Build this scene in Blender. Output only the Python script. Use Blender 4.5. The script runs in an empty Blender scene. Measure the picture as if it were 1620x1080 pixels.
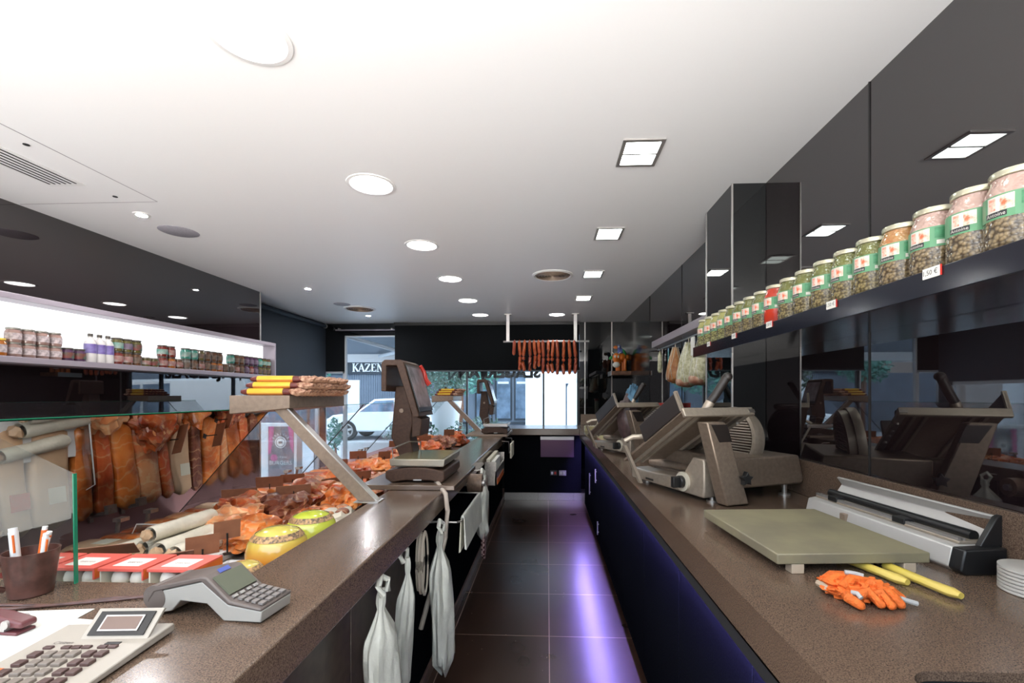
import bpy, bmesh, math, random
from mathutils import Vector, Matrix, Euler, noise
random.seed(7)
PI = math.pi
SC = bpy.context.scene
COL = SC.collection

# ------------------------------------------------------------------ helpers
class MB:
    """collects shapes in one bmesh; done() links it as one mesh object"""
    def __init__(s):
        s.bm = bmesh.new(); s.mi = 0
    def _tag(s, faces):
        for f in faces: f.material_index = s.mi
    def verts_faces(s, vs, fs, mtx=None):
        bv = [s.bm.verts.new((mtx @ Vector(v)) if mtx else v) for v in vs]
        out = []
        for f in fs:
            try: out.append(s.bm.faces.new([bv[i] for i in f]))
            except ValueError: pass
        s._tag(out); return s
    def box(s, x0, y0, z0, x1, y1, z1, mtx=None):
        v = [(x0,y0,z0),(x1,y0,z0),(x1,y1,z0),(x0,y1,z0),(x0,y0,z1),(x1,y0,z1),(x1,y1,z1),(x0,y1,z1)]
        return s.verts_faces(v, [(3,2,1,0),(4,5,6,7),(0,1,5,4),(1,2,6,5),(2,3,7,6),(3,0,4,7)], mtx)
    def hexa(s, v):
        return s.verts_faces(v, [(3,2,1,0),(4,5,6,7),(0,1,5,4),(1,2,6,5),(2,3,7,6),(3,0,4,7)])
    def prism(s, pts, a0, a1, axis='Y', mtx=None):
        """polygon of 2D points extruded along an axis: 'Y' uses (x,z), 'X' uses (y,z), 'Z' uses (x,y)"""
        def p3(p, a):
            return {'Y': (p[0], a, p[1]), 'X': (a, p[0], p[1]), 'Z': (p[0], p[1], a)}[axis]
        n = len(pts)
        v = [p3(p, a0) for p in pts] + [p3(p, a1) for p in pts]
        f = [tuple(range(n))[::-1], tuple(range(n, 2*n))] + [(i, (i+1) % n, n+(i+1) % n, n+i) for i in range(n)]
        return s.verts_faces(v, f, mtx)
    def lathe(s, prof, seg=24, mtx=None, sx=1.0, sy=1.0):
        v, f = [], []
        n = len(prof)
        for i in range(seg):
            a = 2*PI*i/seg
            for r, z in prof: v.append((r*math.cos(a)*sx, r*math.sin(a)*sy, z))
        for i in range(seg):
            j = (i+1) % seg
            for k in range(n-1):
                f.append((i*n+k, j*n+k, j*n+k+1, i*n+k+1))
        s.verts_faces(v, f, mtx)
        return s
    def cyl(s, c, r, h, axis='Z', seg=20, r2=None):
        r2 = r if r2 is None else r2
        m = Matrix.Translation(c)
        if axis == 'X': m = m @ Matrix.Rotation(PI/2, 4, 'Y')
        if axis == 'Y': m = m @ Matrix.Rotation(-PI/2, 4, 'X')
        return s.lathe([(0,0),(r,0),(r2,h),(0,h)], seg, m)
    def tube(s, pts, r, seg=8, r_end=None):
        pts = [Vector(p) for p in pts]
        n = len(pts); rings = []
        up = Vector((0,0,1))
        for i, p in enumerate(pts):
            d = (pts[min(i+1,n-1)] - pts[max(i-1,0)]).normalized()
            u = d.cross(up)
            if u.length < 1e-3: u = d.cross(Vector((1,0,0)))
            u.normalize(); w = d.cross(u)
            rr = r if r_end is None else r + (r_end-r)*i/(n-1)
            rings.append([p + (u*math.cos(2*PI*k/seg) + w*math.sin(2*PI*k/seg))*rr for k in range(seg)])
        v = [q for ring in rings for q in ring]
        f = [(i*seg+k, i*seg+(k+1) % seg, (i+1)*seg+(k+1) % seg, (i+1)*seg+k) for i in range(n-1) for k in range(seg)]
        f += [tuple(range(seg))[::-1], tuple(range((n-1)*seg, n*seg))]
        return s.verts_faces(v, f)
    def blob(s, c, rad, seed=0, amp=.15, freq=1.6, sub=3, rot=(0,0,0)):
        bm2 = bmesh.new()
        bmesh.ops.create_icosphere(bm2, subdivisions=sub, radius=1)
        m = Matrix.Translation(c) @ Euler(rot).to_matrix().to_4x4() @ Matrix.Diagonal((*rad, 1))
        off = Vector((seed*3.1, seed*1.7, seed*5.3))
        vs = []
        for v in bm2.verts:
            k = 1 + amp*noise.noise(v.co*freq + off) + amp*.4*noise.noise(v.co*freq*2.7 + off)
            vs.append(m @ (v.co*k))
        s.verts_faces(vs, [[v.index for v in f.verts] for f in bm2.faces])
        bm2.free(); return s
    def done(s, name, mats, parent=None, bevel=0, smooth=True, sub=0, ang=35, w=False):
        if w and parent is not None:      # shapes given in world coordinates
            off, q = Vector((0,0,0)), parent
            while q is not None: off += q.location; q = q.parent
            bmesh.ops.translate(s.bm, vec=-off, verts=s.bm.verts[:])
        bmesh.ops.recalc_face_normals(s.bm, faces=s.bm.faces[:])
        me = bpy.data.meshes.new(name); s.bm.to_mesh(me); s.bm.free()
        if not isinstance(mats, (list, tuple)): mats = [mats]
        for m in mats: me.materials.append(m)
        if smooth:
            for p in me.polygons: p.use_smooth = True
            me.set_sharp_from_angle(angle=math.radians(ang))
        o = bpy.data.objects.new(name, me); COL.objects.link(o)
        if parent is not None: o.parent = parent
        if bevel:
            b = o.modifiers.new('bevel', 'BEVEL'); b.width = bevel; b.segments = 2
            b.limit_method = 'ANGLE'; b.angle_limit = math.radians(40)
        if sub:
            d = o.modifiers.new('sub', 'SUBSURF'); d.levels = sub; d.render_levels = sub
        return o

def tag(o, label=None, cat=None, group=None, kind=None):
    if label: o['label'] = label
    if cat: o['category'] = cat
    if group: o['group'] = group
    if kind: o['kind'] = kind
    return o
def thing(name, label, cat, loc=(0,0,0), rz=0.0, group=None):
    o = bpy.data.objects.new(name, None); COL.objects.link(o)
    o.empty_display_size = .02
    o.location = loc; o.rotation_euler = (0, 0, rz)
    return tag(o, label, cat, group)
def struct(o):
    o['kind'] = 'structure'; return o
def dup(root, loc, rz=None, label=None, group=None):
    def cp(o, par):
        c = o.copy(); COL.objects.link(c); c.parent = par
        for ch in list(o.children): cp(ch, c)
        return c
    r = cp(root, None); r.location = loc
    if rz is not None: r.rotation_euler = (0, 0, rz)
    if label: r['label'] = label
    if group: r['group'] = group
    return r
ORD = ['first','second','third','fourth','fifth','sixth','seventh','eighth','ninth','tenth','eleventh','twelfth','thirteenth',
       'fourteenth','fifteenth','sixteenth','seventeenth','eighteenth','nineteenth','twentieth','twenty-first','twenty-second']
def text_geo(txt, size, bold=0.0):
    """vertices and faces of flat lettering, centred, in the XY plane"""
    cu = bpy.data.curves.new('lettering', 'FONT'); cu.body = txt; cu.size = size; cu.offset = bold
    cu.align_x = 'CENTER'; cu.align_y = 'CENTER'; cu.resolution_u = 2
    ob = bpy.data.objects.new('lettering', cu); COL.objects.link(ob)
    bpy.context.view_layer.update()
    me = bpy.data.meshes.new_from_object(ob)
    vs = [tuple(v.co) for v in me.vertices]; fs = [tuple(p.vertices) for p in me.polygons]
    bpy.data.objects.remove(ob); bpy.data.curves.remove(cu); bpy.data.meshes.remove(me)
    return vs, fs
def lettering(mb, txt, size, mtx, bold=0.0):
    vs, fs = text_geo(txt, size, bold); mb.verts_faces(vs, fs, mtx); return mb
def frame(origin, xdir, ydir):
    """matrix whose local X, Y run along xdir, ydir"""
    x = Vector(xdir).normalized(); z = x.cross(Vector(ydir)).normalized(); y = z.cross(x)
    m = Matrix((x, y, z)).transposed().to_4x4(); m.translation = Vector(origin); return m

# ------------------------------------------------------------------ materials
def mat(name, col, rough=.5, metal=0.0, ior=1.5, var=0.0, vscale=20.0, bump=0.0, bscale=60.0, emit=None, estr=0.0, coat=0.0, trans=0.0, col2=None, detail=4.0, spec=.5):
    m = bpy.data.materials.new(name); m.use_nodes = True
    nt = m.node_tree; b = nt.nodes['Principled BSDF']
    b.inputs['Base Color'].default_value = (*col, 1); b.inputs['Roughness'].default_value = rough
    b.inputs['Metallic'].default_value = metal; b.inputs['Specular IOR Level'].default_value = spec; b.inputs['IOR'].default_value = ior
    b.inputs['Coat Weight'].default_value = coat; b.inputs['Transmission Weight'].default_value = trans
    if emit:
        b.inputs['Emission Color'].default_value = (*emit, 1); b.inputs['Emission Strength'].default_value = estr
    if var or col2 or bump:
        tc = nt.nodes.new('ShaderNodeTexCoord')
    if var or col2:
        n = nt.nodes.new('ShaderNodeTexNoise'); n.inputs['Scale'].default_value = vscale; n.inputs['Detail'].default_value = detail
        nt.links.new(tc.outputs['Object'], n.inputs['Vector'])
        r = nt.nodes.new('ShaderNodeValToRGB')
        c2 = col2 if col2 else tuple(min(1, c*(1+var)) for c in col)
        c1 = col if col2 else tuple(c*(1-var) for c in col)
        r.color_ramp.elements[0].color = (*c1, 1); r.color_ramp.elements[1].color = (*c2, 1)
        r.color_ramp.elements[0].position = .36; r.color_ramp.elements[1].position = .64
        nt.links.new(n.outputs['Fac'], r.inputs['Fac']); nt.links.new(r.outputs['Color'], b.inputs['Base Color'])
    if bump:
        n2 = nt.nodes.new('ShaderNodeTexNoise'); n2.inputs['Scale'].default_value = bscale; n2.inputs['Detail'].default_value = 3
        nt.links.new(tc.outputs['Object'], n2.inputs['Vector'])
        bp = nt.nodes.new('ShaderNodeBump'); bp.inputs['Strength'].default_value = bump; bp.inputs['Distance'].default_value = .01
        nt.links.new(n2.outputs['Fac'], bp.inputs['Height']); nt.links.new(bp.outputs['Normal'], b.inputs['Normal'])
    return m
def emission(name, col, s):
    m = bpy.data.materials.new(name); m.use_nodes = True
    nt = m.node_tree; nt.nodes.clear()
    e = nt.nodes.new('ShaderNodeEmission'); e.inputs['Color'].default_value = (*col, 1); e.inputs['Strength'].default_value = s
    o = nt.nodes.new('ShaderNodeOutputMaterial'); nt.links.new(e.outputs[0], o.inputs[0]); return m
def thin_glass(name, tint=(1,1,1), base=.0, gain=1.0, rough=0.0):
    """clear sheet: fresnel mirror over plain see-through"""
    m = bpy.data.materials.new(name); m.use_nodes = True
    nt = m.node_tree; nt.nodes.clear()
    t = nt.nodes.new('ShaderNodeBsdfTransparent'); t.inputs['Color'].default_value = (*tint, 1)
    g = nt.nodes.new('ShaderNodeBsdfGlossy'); g.inputs['Roughness'].default_value = rough
    f = nt.nodes.new('ShaderNodeFresnel'); f.inputs['IOR'].default_value = 1.5
    ma = nt.nodes.new('ShaderNodeMath'); ma.operation = 'MULTIPLY_ADD'; ma.use_clamp = True
    ma.inputs[1].default_value = gain; ma.inputs[2].default_value = base
    mx = nt.nodes.new('ShaderNodeMixShader'); o = nt.nodes.new('ShaderNodeOutputMaterial')
    nt.links.new(f.outputs[0], ma.inputs[0]); nt.links.new(ma.outputs[0], mx.inputs[0])
    nt.links.new(t.outputs[0], mx.inputs[1]); nt.links.new(g.outputs[0], mx.inputs[2]); nt.links.new(mx.outputs[0], o.inputs[0])
    return m

M = {}
M['ceiling'] = mat('ceiling_paint', (.86,.86,.87), .45)
M['white'] = mat('white_plastic', (.8,.8,.8), .4)
M['granite'] = mat('brown_stone', (.066,.040,.029), .2, var=.0, col2=(.19,.13,.092), vscale=420, detail=4, ior=1.6)
M['granite_edge'] = mat('brown_stone_edge', (.055,.035,.03), .3, col2=(.16,.11,.09), vscale=260, detail=6)
M['cabinet'] = mat('black_laminate', (.0045,.005,.007), .75, col2=(.008,.009,.012), vscale=180, spec=0.0)
M['cabinet_brown'] = mat('brown_laminate', (.055,.036,.028), .35, var=.25, vscale=30)
M['black_glass'] = mat('black_glass', (.011,.007,.008), .015, ior=2.05)
M['pillar_glass'] = mat('black_pillar_glass', (.006,.007,.008), .02, ior=1.6)
M['far_overlay'] = mat('satin_black_overlay', (.006,.006,.007), .12, ior=1.4)
M['navy'] = mat('navy_wall', (.022,.032,.045), .7, var=.2, vscale=120)
M['blind'] = mat('black_fabric', (.004,.005,.006), .8, var=.2, vscale=200, spec=.1)
M['steel'] = mat('brushed_steel', (.42,.39,.36), .32, .85, var=.12, vscale=90)
M['machine'] = mat('machine_metal', (.28,.215,.165), .38, .55, var=.1, vscale=60)
M['machine_light'] = mat('machine_light_metal', (.42,.355,.285), .35, .5, var=.06, vscale=60)
M['alu'] = mat('aluminium', (.55,.53,.52), .35, .8)
M['lavender_alu'] = mat('grey_shelf_metal', (.34,.30,.34), .4, .3)
M['black'] = mat('black_plastic', (.012,.012,.013), .35)
M['black_matte'] = mat('black_matte', (.014,.014,.015), .7)
M['scale'] = mat('dark_brown_plastic', (.062,.033,.022), .5, var=.15, vscale=80, spec=.3)
M['scale_dark'] = mat('very_dark_plastic', (.02,.015,.013), .4)
M['stand'] = mat('beige_brown_metal', (.27,.20,.15), .45, .25, var=.1, vscale=50)
M['copper'] = mat('copper_skirting', (.20,.125,.10), .3, .5, var=.15, vscale=20)
M['paper'] = mat('white_paper', (.80,.79,.74), .7)
M['cream'] = mat('cream_paper', (.66,.62,.50), .7)
M['bag'] = mat('white_plastic_bag', (.62,.62,.56), .42, var=.08, vscale=9, bump=.6, bscale=26)
M['cardbrown'] = mat('brown_price_card', (.26,.105,.055), .5, var=.1, vscale=30)
M['window_frame'] = mat('white_window_frame', (.55,.58,.62), .4)
M['dark_frame'] = mat('dark_window_frame', (.03,.04,.05), .4)
M['end_glass'] = thin_glass('clear_case_glass', (.96,.98,.97), 0.0, .2)
M['glass'] = thin_glass('window_glass', (.95,.98,1.0), 0.0, .3)
M['case_glass'] = thin_glass('mirror_boosted_glass', (.80,.80,.82), .58, 1.0)  # mirror share added by hand to strengthen the near pane's reflection
M['case_glass_clear'] = thin_glass('clear_front_glass', (.97,.98,.98), .015, .3)
M['green_edge'] = mat('green_glass_edge', (.02,.22,.12), .15)
M['plexi'] = thin_glass('clear_plastic', (.97,.97,.97), .01, .6)
M['plexi_edge'] = mat('clear_plastic_edge', (.75,.72,.68), .25)
M['round_lamp'] = emission('round_lamp_light', (1.0,.955,.93), 26)
M['square_lamp'] = emission('square_lamp_light', (.90,1.0,.94), 26)
M['spot_lamp'] = emission('spot_lamp_light', (1,.98,1), 2500)
M['niche_light'] = emission('shelf_back_light', (.96,.975,1.0), 1.6)
M['blue_led'] = emission('blue_led', (.36,.27,1.0), 400)
M['orange'] = mat('orange_plastic', (.72,.15,.025), .4)
M['red'] = mat('red_plastic', (.50,.03,.02), .4)

def floor_mat():
    m = bpy.data.materials.new('dark_floor_tiles'); m.use_nodes = True
    nt = m.node_tree; b = nt.nodes['Principled BSDF']; L = nt.links.new
    tc = nt.nodes.new('ShaderNodeTexCoord'); sep = nt.nodes.new('ShaderNodeSeparateXYZ'); L(tc.outputs['Object'], sep.inputs[0])
    def line(out, off):
        a = nt.nodes.new('ShaderNodeMath'); a.operation = 'SUBTRACT'; a.inputs[1].default_value = off; L(out, a.inputs[0])
        p = nt.nodes.new('ShaderNodeMath'); p.operation = 'PINGPONG'; p.inputs[1].default_value = .293; L(a.outputs[0], p.inputs[0])
        c = nt.nodes.new('ShaderNodeMath'); c.operation = 'LESS_THAN'; c.inputs[1].default_value = .0026; L(p.outputs[0], c.inputs[0]); return c
    lx, ly = line(sep.outputs[0], .011), line(sep.outputs[1], 2.75)
    mx = nt.nodes.new('ShaderNodeMath'); mx.operation = 'MAXIMUM'; L(lx.outputs[0], mx.inputs[0]); L(ly.outputs[0], mx.inputs[1])
    n = nt.nodes.new('ShaderNodeTexNoise'); n.inputs['Scale'].default_value = 2.2; n.inputs['Detail'].default_value = 2; L(tc.outputs['Object'], n.inputs['Vector'])
    r = nt.nodes.new('ShaderNodeValToRGB'); r.color_ramp.elements[0].color = (.016,.009,.008,1); r.color_ramp.elements[1].color = (.062,.032,.021,1); L(n.outputs['Fac'], r.inputs['Fac'])
    vo = nt.nodes.new('ShaderNodeTexVoronoi'); vo.inputs['Scale'].default_value = 16; L(tc.outputs['Object'], vo.inputs['Vector'])
    sz = nt.nodes.new('ShaderNodeSeparateColor'); L(vo.outputs['Color'], sz.inputs[0])
    th_ = nt.nodes.new('ShaderNodeMath'); th_.operation = 'MULTIPLY'; th_.inputs[1].default_value = .055; L(sz.outputs[0], th_.inputs[0])
    g = nt.nodes.new('ShaderNodeMath'); g.operation = 'LESS_THAN'; L(vo.outputs['Distance'], g.inputs[0]); L(th_.outputs[0], g.inputs[1])
    m1 = nt.nodes.new('ShaderNodeMixRGB'); m1.inputs[2].default_value = (.30,.25,.22,1); L(g.outputs[0], m1.inputs[0]); L(r.outputs[0], m1.inputs[1])
    m2 = nt.nodes.new('ShaderNodeMixRGB'); m2.inputs[2].default_value = (.34,.235,.19,1); L(mx.outputs[0], m2.inputs[0]); L(m1.outputs[0], m2.inputs[1])
    L(m2.outputs[0], b.inputs['Base Color'])
    rr = nt.nodes.new('ShaderNodeMapRange'); rr.inputs[3].default_value = .26; rr.inputs[4].default_value = .30; L(n.outputs['Fac'], rr.inputs[0]); L(rr.outputs[0], b.inputs['Roughness'])
    return m
M['floor'] = floor_mat()

# ------------------------------------------------------------------ world and camera
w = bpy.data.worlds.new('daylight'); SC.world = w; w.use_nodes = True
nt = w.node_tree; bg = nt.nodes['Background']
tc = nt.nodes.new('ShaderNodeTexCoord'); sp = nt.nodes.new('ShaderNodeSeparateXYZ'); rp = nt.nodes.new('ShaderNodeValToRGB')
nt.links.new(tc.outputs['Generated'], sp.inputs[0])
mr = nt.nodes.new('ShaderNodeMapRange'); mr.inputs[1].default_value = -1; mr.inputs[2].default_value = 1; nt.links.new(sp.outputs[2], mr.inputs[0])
for pos, c_ in ((.43,(1.0,.97,.93)), (.468,(.035,.034,.034)), (.555,(.035,.036,.04)), (.62,(.22,.265,.31))):   # added bright lower band lights ceiling, added dark horizon band cuts reflections, hazy sky
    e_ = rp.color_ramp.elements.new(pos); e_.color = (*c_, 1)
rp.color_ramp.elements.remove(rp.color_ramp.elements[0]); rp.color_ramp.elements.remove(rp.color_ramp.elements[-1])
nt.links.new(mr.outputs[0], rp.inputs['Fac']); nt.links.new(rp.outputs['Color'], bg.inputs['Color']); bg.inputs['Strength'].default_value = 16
cam = bpy.data.cameras.new('camera'); cam.lens = 16.0; cam.sensor_width = 36.0; cam.sensor_fit = 'HORIZONTAL'
cam.shift_x = -25/1620; cam.shift_y = 86/1620; cam.clip_start = .02; cam.clip_end = 200
co = bpy.data.objects.new('camera', cam); COL.objects.link(co)
co.location = (0, 0, 1.45); co.rotation_euler = (PI/2, 0, math.radians(2.46)); SC.camera = co
SC.view_settings.view_transform = 'Standard'; SC.view_settings.look = 'None'; SC.view_settings.gamma = 1.0
SC.view_settings.exposure = 0.0; SC.view_settings.use_curve_mapping = False
try:
    SC.cycles.use_denoising = True; SC.cycles.max_bounces = 10; SC.cycles.transparent_max_bounces = 16
    SC.cycles.sample_clamp_indirect = 8.0; SC.cycles.caustics_reflective = False; SC.cycles.caustics_refractive = False
except Exception: pass

# ------------------------------------------------------------------ room shell
LX, LX2, RX, BY, CH, Y0 = -3.18, -3.54, 1.18, 7.13, 2.6, -.92  # unseen rear end left open to let added light onto the ceiling
struct(MB().box(LX2-.1, Y0, -.1, RX+.1, BY+.15, 0).done('floor', M['floor'], smooth=False))
struct(MB().box(LX2-.1, Y0, CH, RX+.1, BY+.15, CH+.1).done('ceiling', M['ceiling'], smooth=False))
struct(MB().box(LX-.08, Y0, 0, LX, 4.92, CH).done('wall_left', M['black_glass'], smooth=False))
mb = MB()
mb.box(LX2-.1, 4.84, 0, LX-.08, 4.92, CH); mb.box(LX2-.1, 4.92, 1.66, LX2, BY, CH); mb.box(LX2-.1, 4.92, 0, LX2, BY, .06)
mb.box(LX2-.1, 4.92, .06, LX2, 5.12, 1.66); mb.box(LX2-.1, 6.95, .06, LX2, BY, 1.66)
struct(mb.done('wall_left_recess', M['navy'], smooth=False))
struct(MB().box(RX, Y0, 0, RX+.1, BY+.15, CH).done('wall_right', M['black_glass'], smooth=False))
# joints between the wall panels
t = MB()
for y in (1.72, 4.05): t.box(RX-.004, y-.002, 1.16, RX, y+.002, CH)
struct(t.done('trim_right_joints', M['black'], smooth=False))
struct(MB().box(LX, 4.908, 0, LX+.006, 4.92, CH).done('trim_left_edge', M['alu'], smooth=False))
struct(MB().box(RX-.0045, 5.3, 1.165, RX-.0005, BY-.002, CH-.001).done('wall_right_overlay', M['far_overlay'], smooth=False))  # thin satin layer added to weaken mirror reflections near the toy shelf
# pillar standing out from the right wall
struct(MB().box(1.0, 2.51, 1.0, RX-.002, 2.91, CH-.001).done('wall_right_pillar', M['pillar_glass'], smooth=False))
t = MB()
for (x, y) in ((1.0,2.51),(1.0,2.91)): t.box(x-.004, y-.004, 1.16, x+.004, y+.004, CH-.002)
struct(t.done('trim_pillar', M['alu'], smooth=False))
# back wall: black panels on the right, black blind box above, windows
mb = MB()
mb.box(.50, BY, 0, RX, BY+.1, CH); mb.box(LX2-.1, BY, 2.41, .5, BY+.1, CH); mb.box(-2.39, BY, 0, .5, BY+.1, .70)
mb.box(LX2-.1, BY, 1.84, -3.235, BY+.1, 2.41); mb.box(LX2-.1, BY, 0, -2.39, BY+.1, .05)
struct(mb.done('wall_back', M['pillar_glass'], smooth=False))
t = MB()
for x in (.585, 1.0): t.box(x-.008, BY-.012, 1.0, x+.008, BY, CH)
struct(t.done('trim_back_joints', M['alu'], smooth=False))
o = thing('window_blind', 'wide black fabric blind lowered over the top of the shop window', 'blind', (-.95, BY-.09, 1.85))
MB().box(-1.44, 0, 0, 1.44, .05, .70).done('fabric', M['blind'], o)
MB().box(-1.45, -.01, -.02, 1.45, .06, .0).done('bottom_rail', M['dark_frame'], o)
MB().box(-1.45, -.02, .70, 1.45, .07, .745).done('top_box', M['black'], o)
def window(name, x0, x1, z0, z1, y, mull=(), rails=(), fm='window_frame', th=.035):
    f = MB()
    f.box(x0, y, z0, x0+th, y+.06, z1); f.box(x1-th, y, z0, x1, y+.06, z1)
    f.box(x0, y, z0, x1, y+.06, z0+th); f.box(x0, y, z1-th, x1, y+.06, z1)
    for m_ in mull: f.box(m_-th*.4, y, z0, m_+th*.4, y+.06, z1)
    for r_ in rails: f.box(x0, y+.01, r_-.012, x1, y+.05, r_+.012)
    o = struct(f.done(name, M[fm], smooth=False))
    MB().box(x0+.01, y+.025, z0+.01, x1-.01, y+.035, z1-.01).done('pane', M['glass'], o, smooth=False)
    return o
window('window_1', -2.39, .50, .70, 1.90, BY+.01, (-1.27,-.06), (), 'dark_frame')
window('window_2', -3.235, -2.39, .05, 2.41, BY+.01, (), (), 'window_frame', .018)
window('window_3', LX2-.05, -3.235, .05, 1.84, BY+.01, (), (), 'window_frame', .03)
f = MB(); X = LX2-.06
for (a, b_, c, d) in ((5.12,5.17,.06,1.66),(6.9,6.95,.06,1.66),(5.12,6.95,.06,.11),(5.12,6.95,1.61,1.66),(5.42,5.46,.06,1.66)): f.box(X, a, c, X+.05, b_, d)
wl = struct(f.done('window_4', M['window_frame'], smooth=False))
MB().box(X+.02, 5.15, .09, X+.03, 6.92, 1.63).done('pane', M['glass'], wl, smooth=False)
# shop name on the outside of the pane, read from the street
for txt, x, lab in (('SLAGERIJ', -.585, 'black shop lettering, longest word, on window beneath the hanging sausages'), ('VAN', -1.18, 'short black word on window pane left of the longer word')):
    mb = MB(); lettering(mb, txt, .24, frame((x, BY+.055, 1.815), (-1,0,0), (0,0,1)), .012)
    tag(mb.done('window_lettering', M['black'], smooth=False), lab, 'lettering')
mb = MB(); lettering(mb, 'N', .34, frame((-1.47, BY+.055, 1.80), (-1,0,0), (0,0,1)))
tag(mb.done('window_lettering', mat('grey_green_film', (.10,.15,.15), .5), smooth=False), 'large grey letter on the window, furthest left of the lettering', 'lettering')
# roller tube at the top of the recess wall
o = thing('roller_tube', 'dark grey roller tube along top of the navy side wall', 'roller', (LX2+.05, 4.95, 2.545))
MB().tube([(0,0,0),(0,2.05,0)], .028, 14).done('tube', M['navy'], o); MB().cyl((0,2.05,0), .034, .025, 'Y').done('end_cap', M['alu'], o)
o = thing('curtain_rail', 'thin grey rail above the left shop window', 'rail', (-2.8, BY-.06, 2.49))
MB().tube([(-.55,0,0),(.4,0,0)], .012, 8).done('rod', M['lavender_alu'], o)
for x in (-.5,.35): MB().box(x-.01,-.01,0,x+.01,.06,.03).done('bracket', M['alu'], o)

# ------------------------------------------------------------------ ceiling fittings
def round_lamp():
    t = thing('ceiling_downlight', '', 'light', (0,0,0), 0, 'round ceiling downlights')
    MB().lathe([(.105,0),(.112,-.006),(.128,-.004),(.13,0)], 40).done('trim_ring', M['white'], t)
    MB().lathe([(.105,-.001),(.08,-.006),(0,-.009)], 32).done('diffuser', M['round_lamp'], t)
    return t
R0 = round_lamp()
rl = [(-.955,1.416),(-.958,2.44),(-.958,3.441),(-.955,4.44),(-.958,5.46),(-.952,6.434)]
for i, (x, y) in enumerate(rl):
    lab = 'large round white ceiling downlight, %s nearest in the long row over the glass case' % ORD[i]
    if i == 0: R0.location = (x, y, CH); R0['label'] = lab
    else: dup(R0, (x, y, CH), label=lab)
dup(R0, (.135, 6.45, CH), label='lone round white ceiling downlight between the two sausage rack hangers')
dup(R0, (-.955, .40, CH), label='round white ceiling downlight over the register end of the left worktop')
def square_lamp():
    t = thing('square_ceiling_light', '', 'light', (0,0,0), 0, 'square ceiling lights over the right worktop')
    m = MB()
    for (a,b_,c,d) in ((-.095,-.12,.095,-.10),(-.095,.10,.095,.12),(-.095,-.10,-.078,.10),(.078,-.10,.095,.10)): m.box(a,b_,-.008,c,d,0)
    m.done('frame', M['alu'], t)
    MB().prism([(-.078,-.001),(-.04,-.006),(.04,-.006),(.078,-.001)], -.10, .10).done('diffuser', M['square_lamp'], t)
    b_ = MB(); b_.box(-.078,-.006,-.010,.078,.006,-.006); b_.done('louvre', M['alu'], t)
    return t
S0 = square_lamp()
for i, (x, y) in enumerate([(.436,2.171),(.434,3.243),(.429,4.313),(.423,5.365),(.436,1.10),(.436,.03)]):
    lab = ('square metal-framed ceiling light, %s nearest above the right worktop' % ORD[i]) if i < 4 else ('square ceiling light above the sink end of the worktop' if i == 4 else 'square ceiling light at the rear end of the aisle')
    if i == 0: S0.location = (x, y, CH); S0['label'] = lab
    else: dup(S0, (x, y, CH), label=lab)
def spot():
    t = thing('ceiling_spot', '', 'light', (0,0,0), 0, 'small ceiling spots by the left wall')
    MB().lathe([(.026,0),(.03,-.008),(.044,-.005),(.046,0)], 24).done('trim_ring', M['white'], t)
    MB().lathe([(.026,-.001),(.012,-.006),(0,-.007)], 16).done('bulb', M['spot_lamp'], t)
    return t
P0 = spot()
for i, (x, y) in enumerate([(-2.57,2.777),(-2.56,4.765),(-2.56,6.416)]):
    lab = 'tiny bright ceiling spot near the left wall, %s' % ('beside the access hatch', 'midway along its row', 'beside the round grille by the window')[i]
    if i == 0: P0.location = (x, y, CH); P0['label'] = lab
    else: dup(P0, (x, y, CH), label=lab)
def vent(name, label, x, y, r, rings, m):
    t = thing(name, label, 'vent', (x, y, CH))
    MB().lathe([(r*.86,-.002),(r*.9,-.014),(r,-.006),(r,0)], 40).done('rim', M['white'], t)
    MB().lathe([(r*.86,-.001),(0,-.001)], 32).done('backing', m, t)
    for k in range(rings):
        q = r*.86*(k+.6)/rings
        MB().lathe([(q-.004,-.003),(q,-.014),(q+.008,-.004)], 36).done('ring_blade', M['stand'], t)
vent('ceiling_vent', 'large round ceiling vent with brown concentric rings over the aisle', .05, 4.34, .195, 6, M['stand'])
vent('ceiling_vent', 'round grey ringed ceiling vent near the shop window on the left', -2.47, 5.90, .20, 6, M['lavender_alu'])
def speaker(label, x, y, r):
    t = thing('ceiling_speaker', label, 'speaker', (x, y, CH))
    MB().lathe([(0,-.006),(r*.9,-.006),(r,-.001),(r,0)], 36).done('grille', mat('grey_mesh', (.33,.32,.36), .6, var=.3, vscale=300), t)
speaker('flat grey round ceiling speaker beside the tiny bright spot', -2.576, 3.077, .12)
speaker('small flat grey ceiling speaker beside the round ringed vent', -2.575, 5.605, .10)
t = thing('ceiling_grille', 'long slotted air grille in the white ceiling by the left wall', 'vent', (-2.60, 1.95, CH))
MB().box(-.115,-.75,-.004,.085,.43,-.0005).done('frame', M['white'], t, smooth=False)
for k in range(6): MB().box(-.095+k*.03,-.72,-.006,-.087+k*.03,.40,-.004).done('slot', M['black_matte'], t, smooth=False)
t = thing('ceiling_hatch', 'white access hatch with thin seam around the slotted air grille', 'hatch', (-2.74, 1.8, CH))
m = MB()
for (a,b_,c,d) in ((.43,-1.2,.434,.80),(-.42,.797,.43,.80)): m.box(a,b_,-.0012,c,d,-.0002)
m.done('seam', M['lavender_alu'], t, smooth=False)
for p in ((.36,.18),(.25,.72)): MB().cyl((p[0],p[1],-.004), .012, .003).done('lock', M['black'], t)
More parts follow.
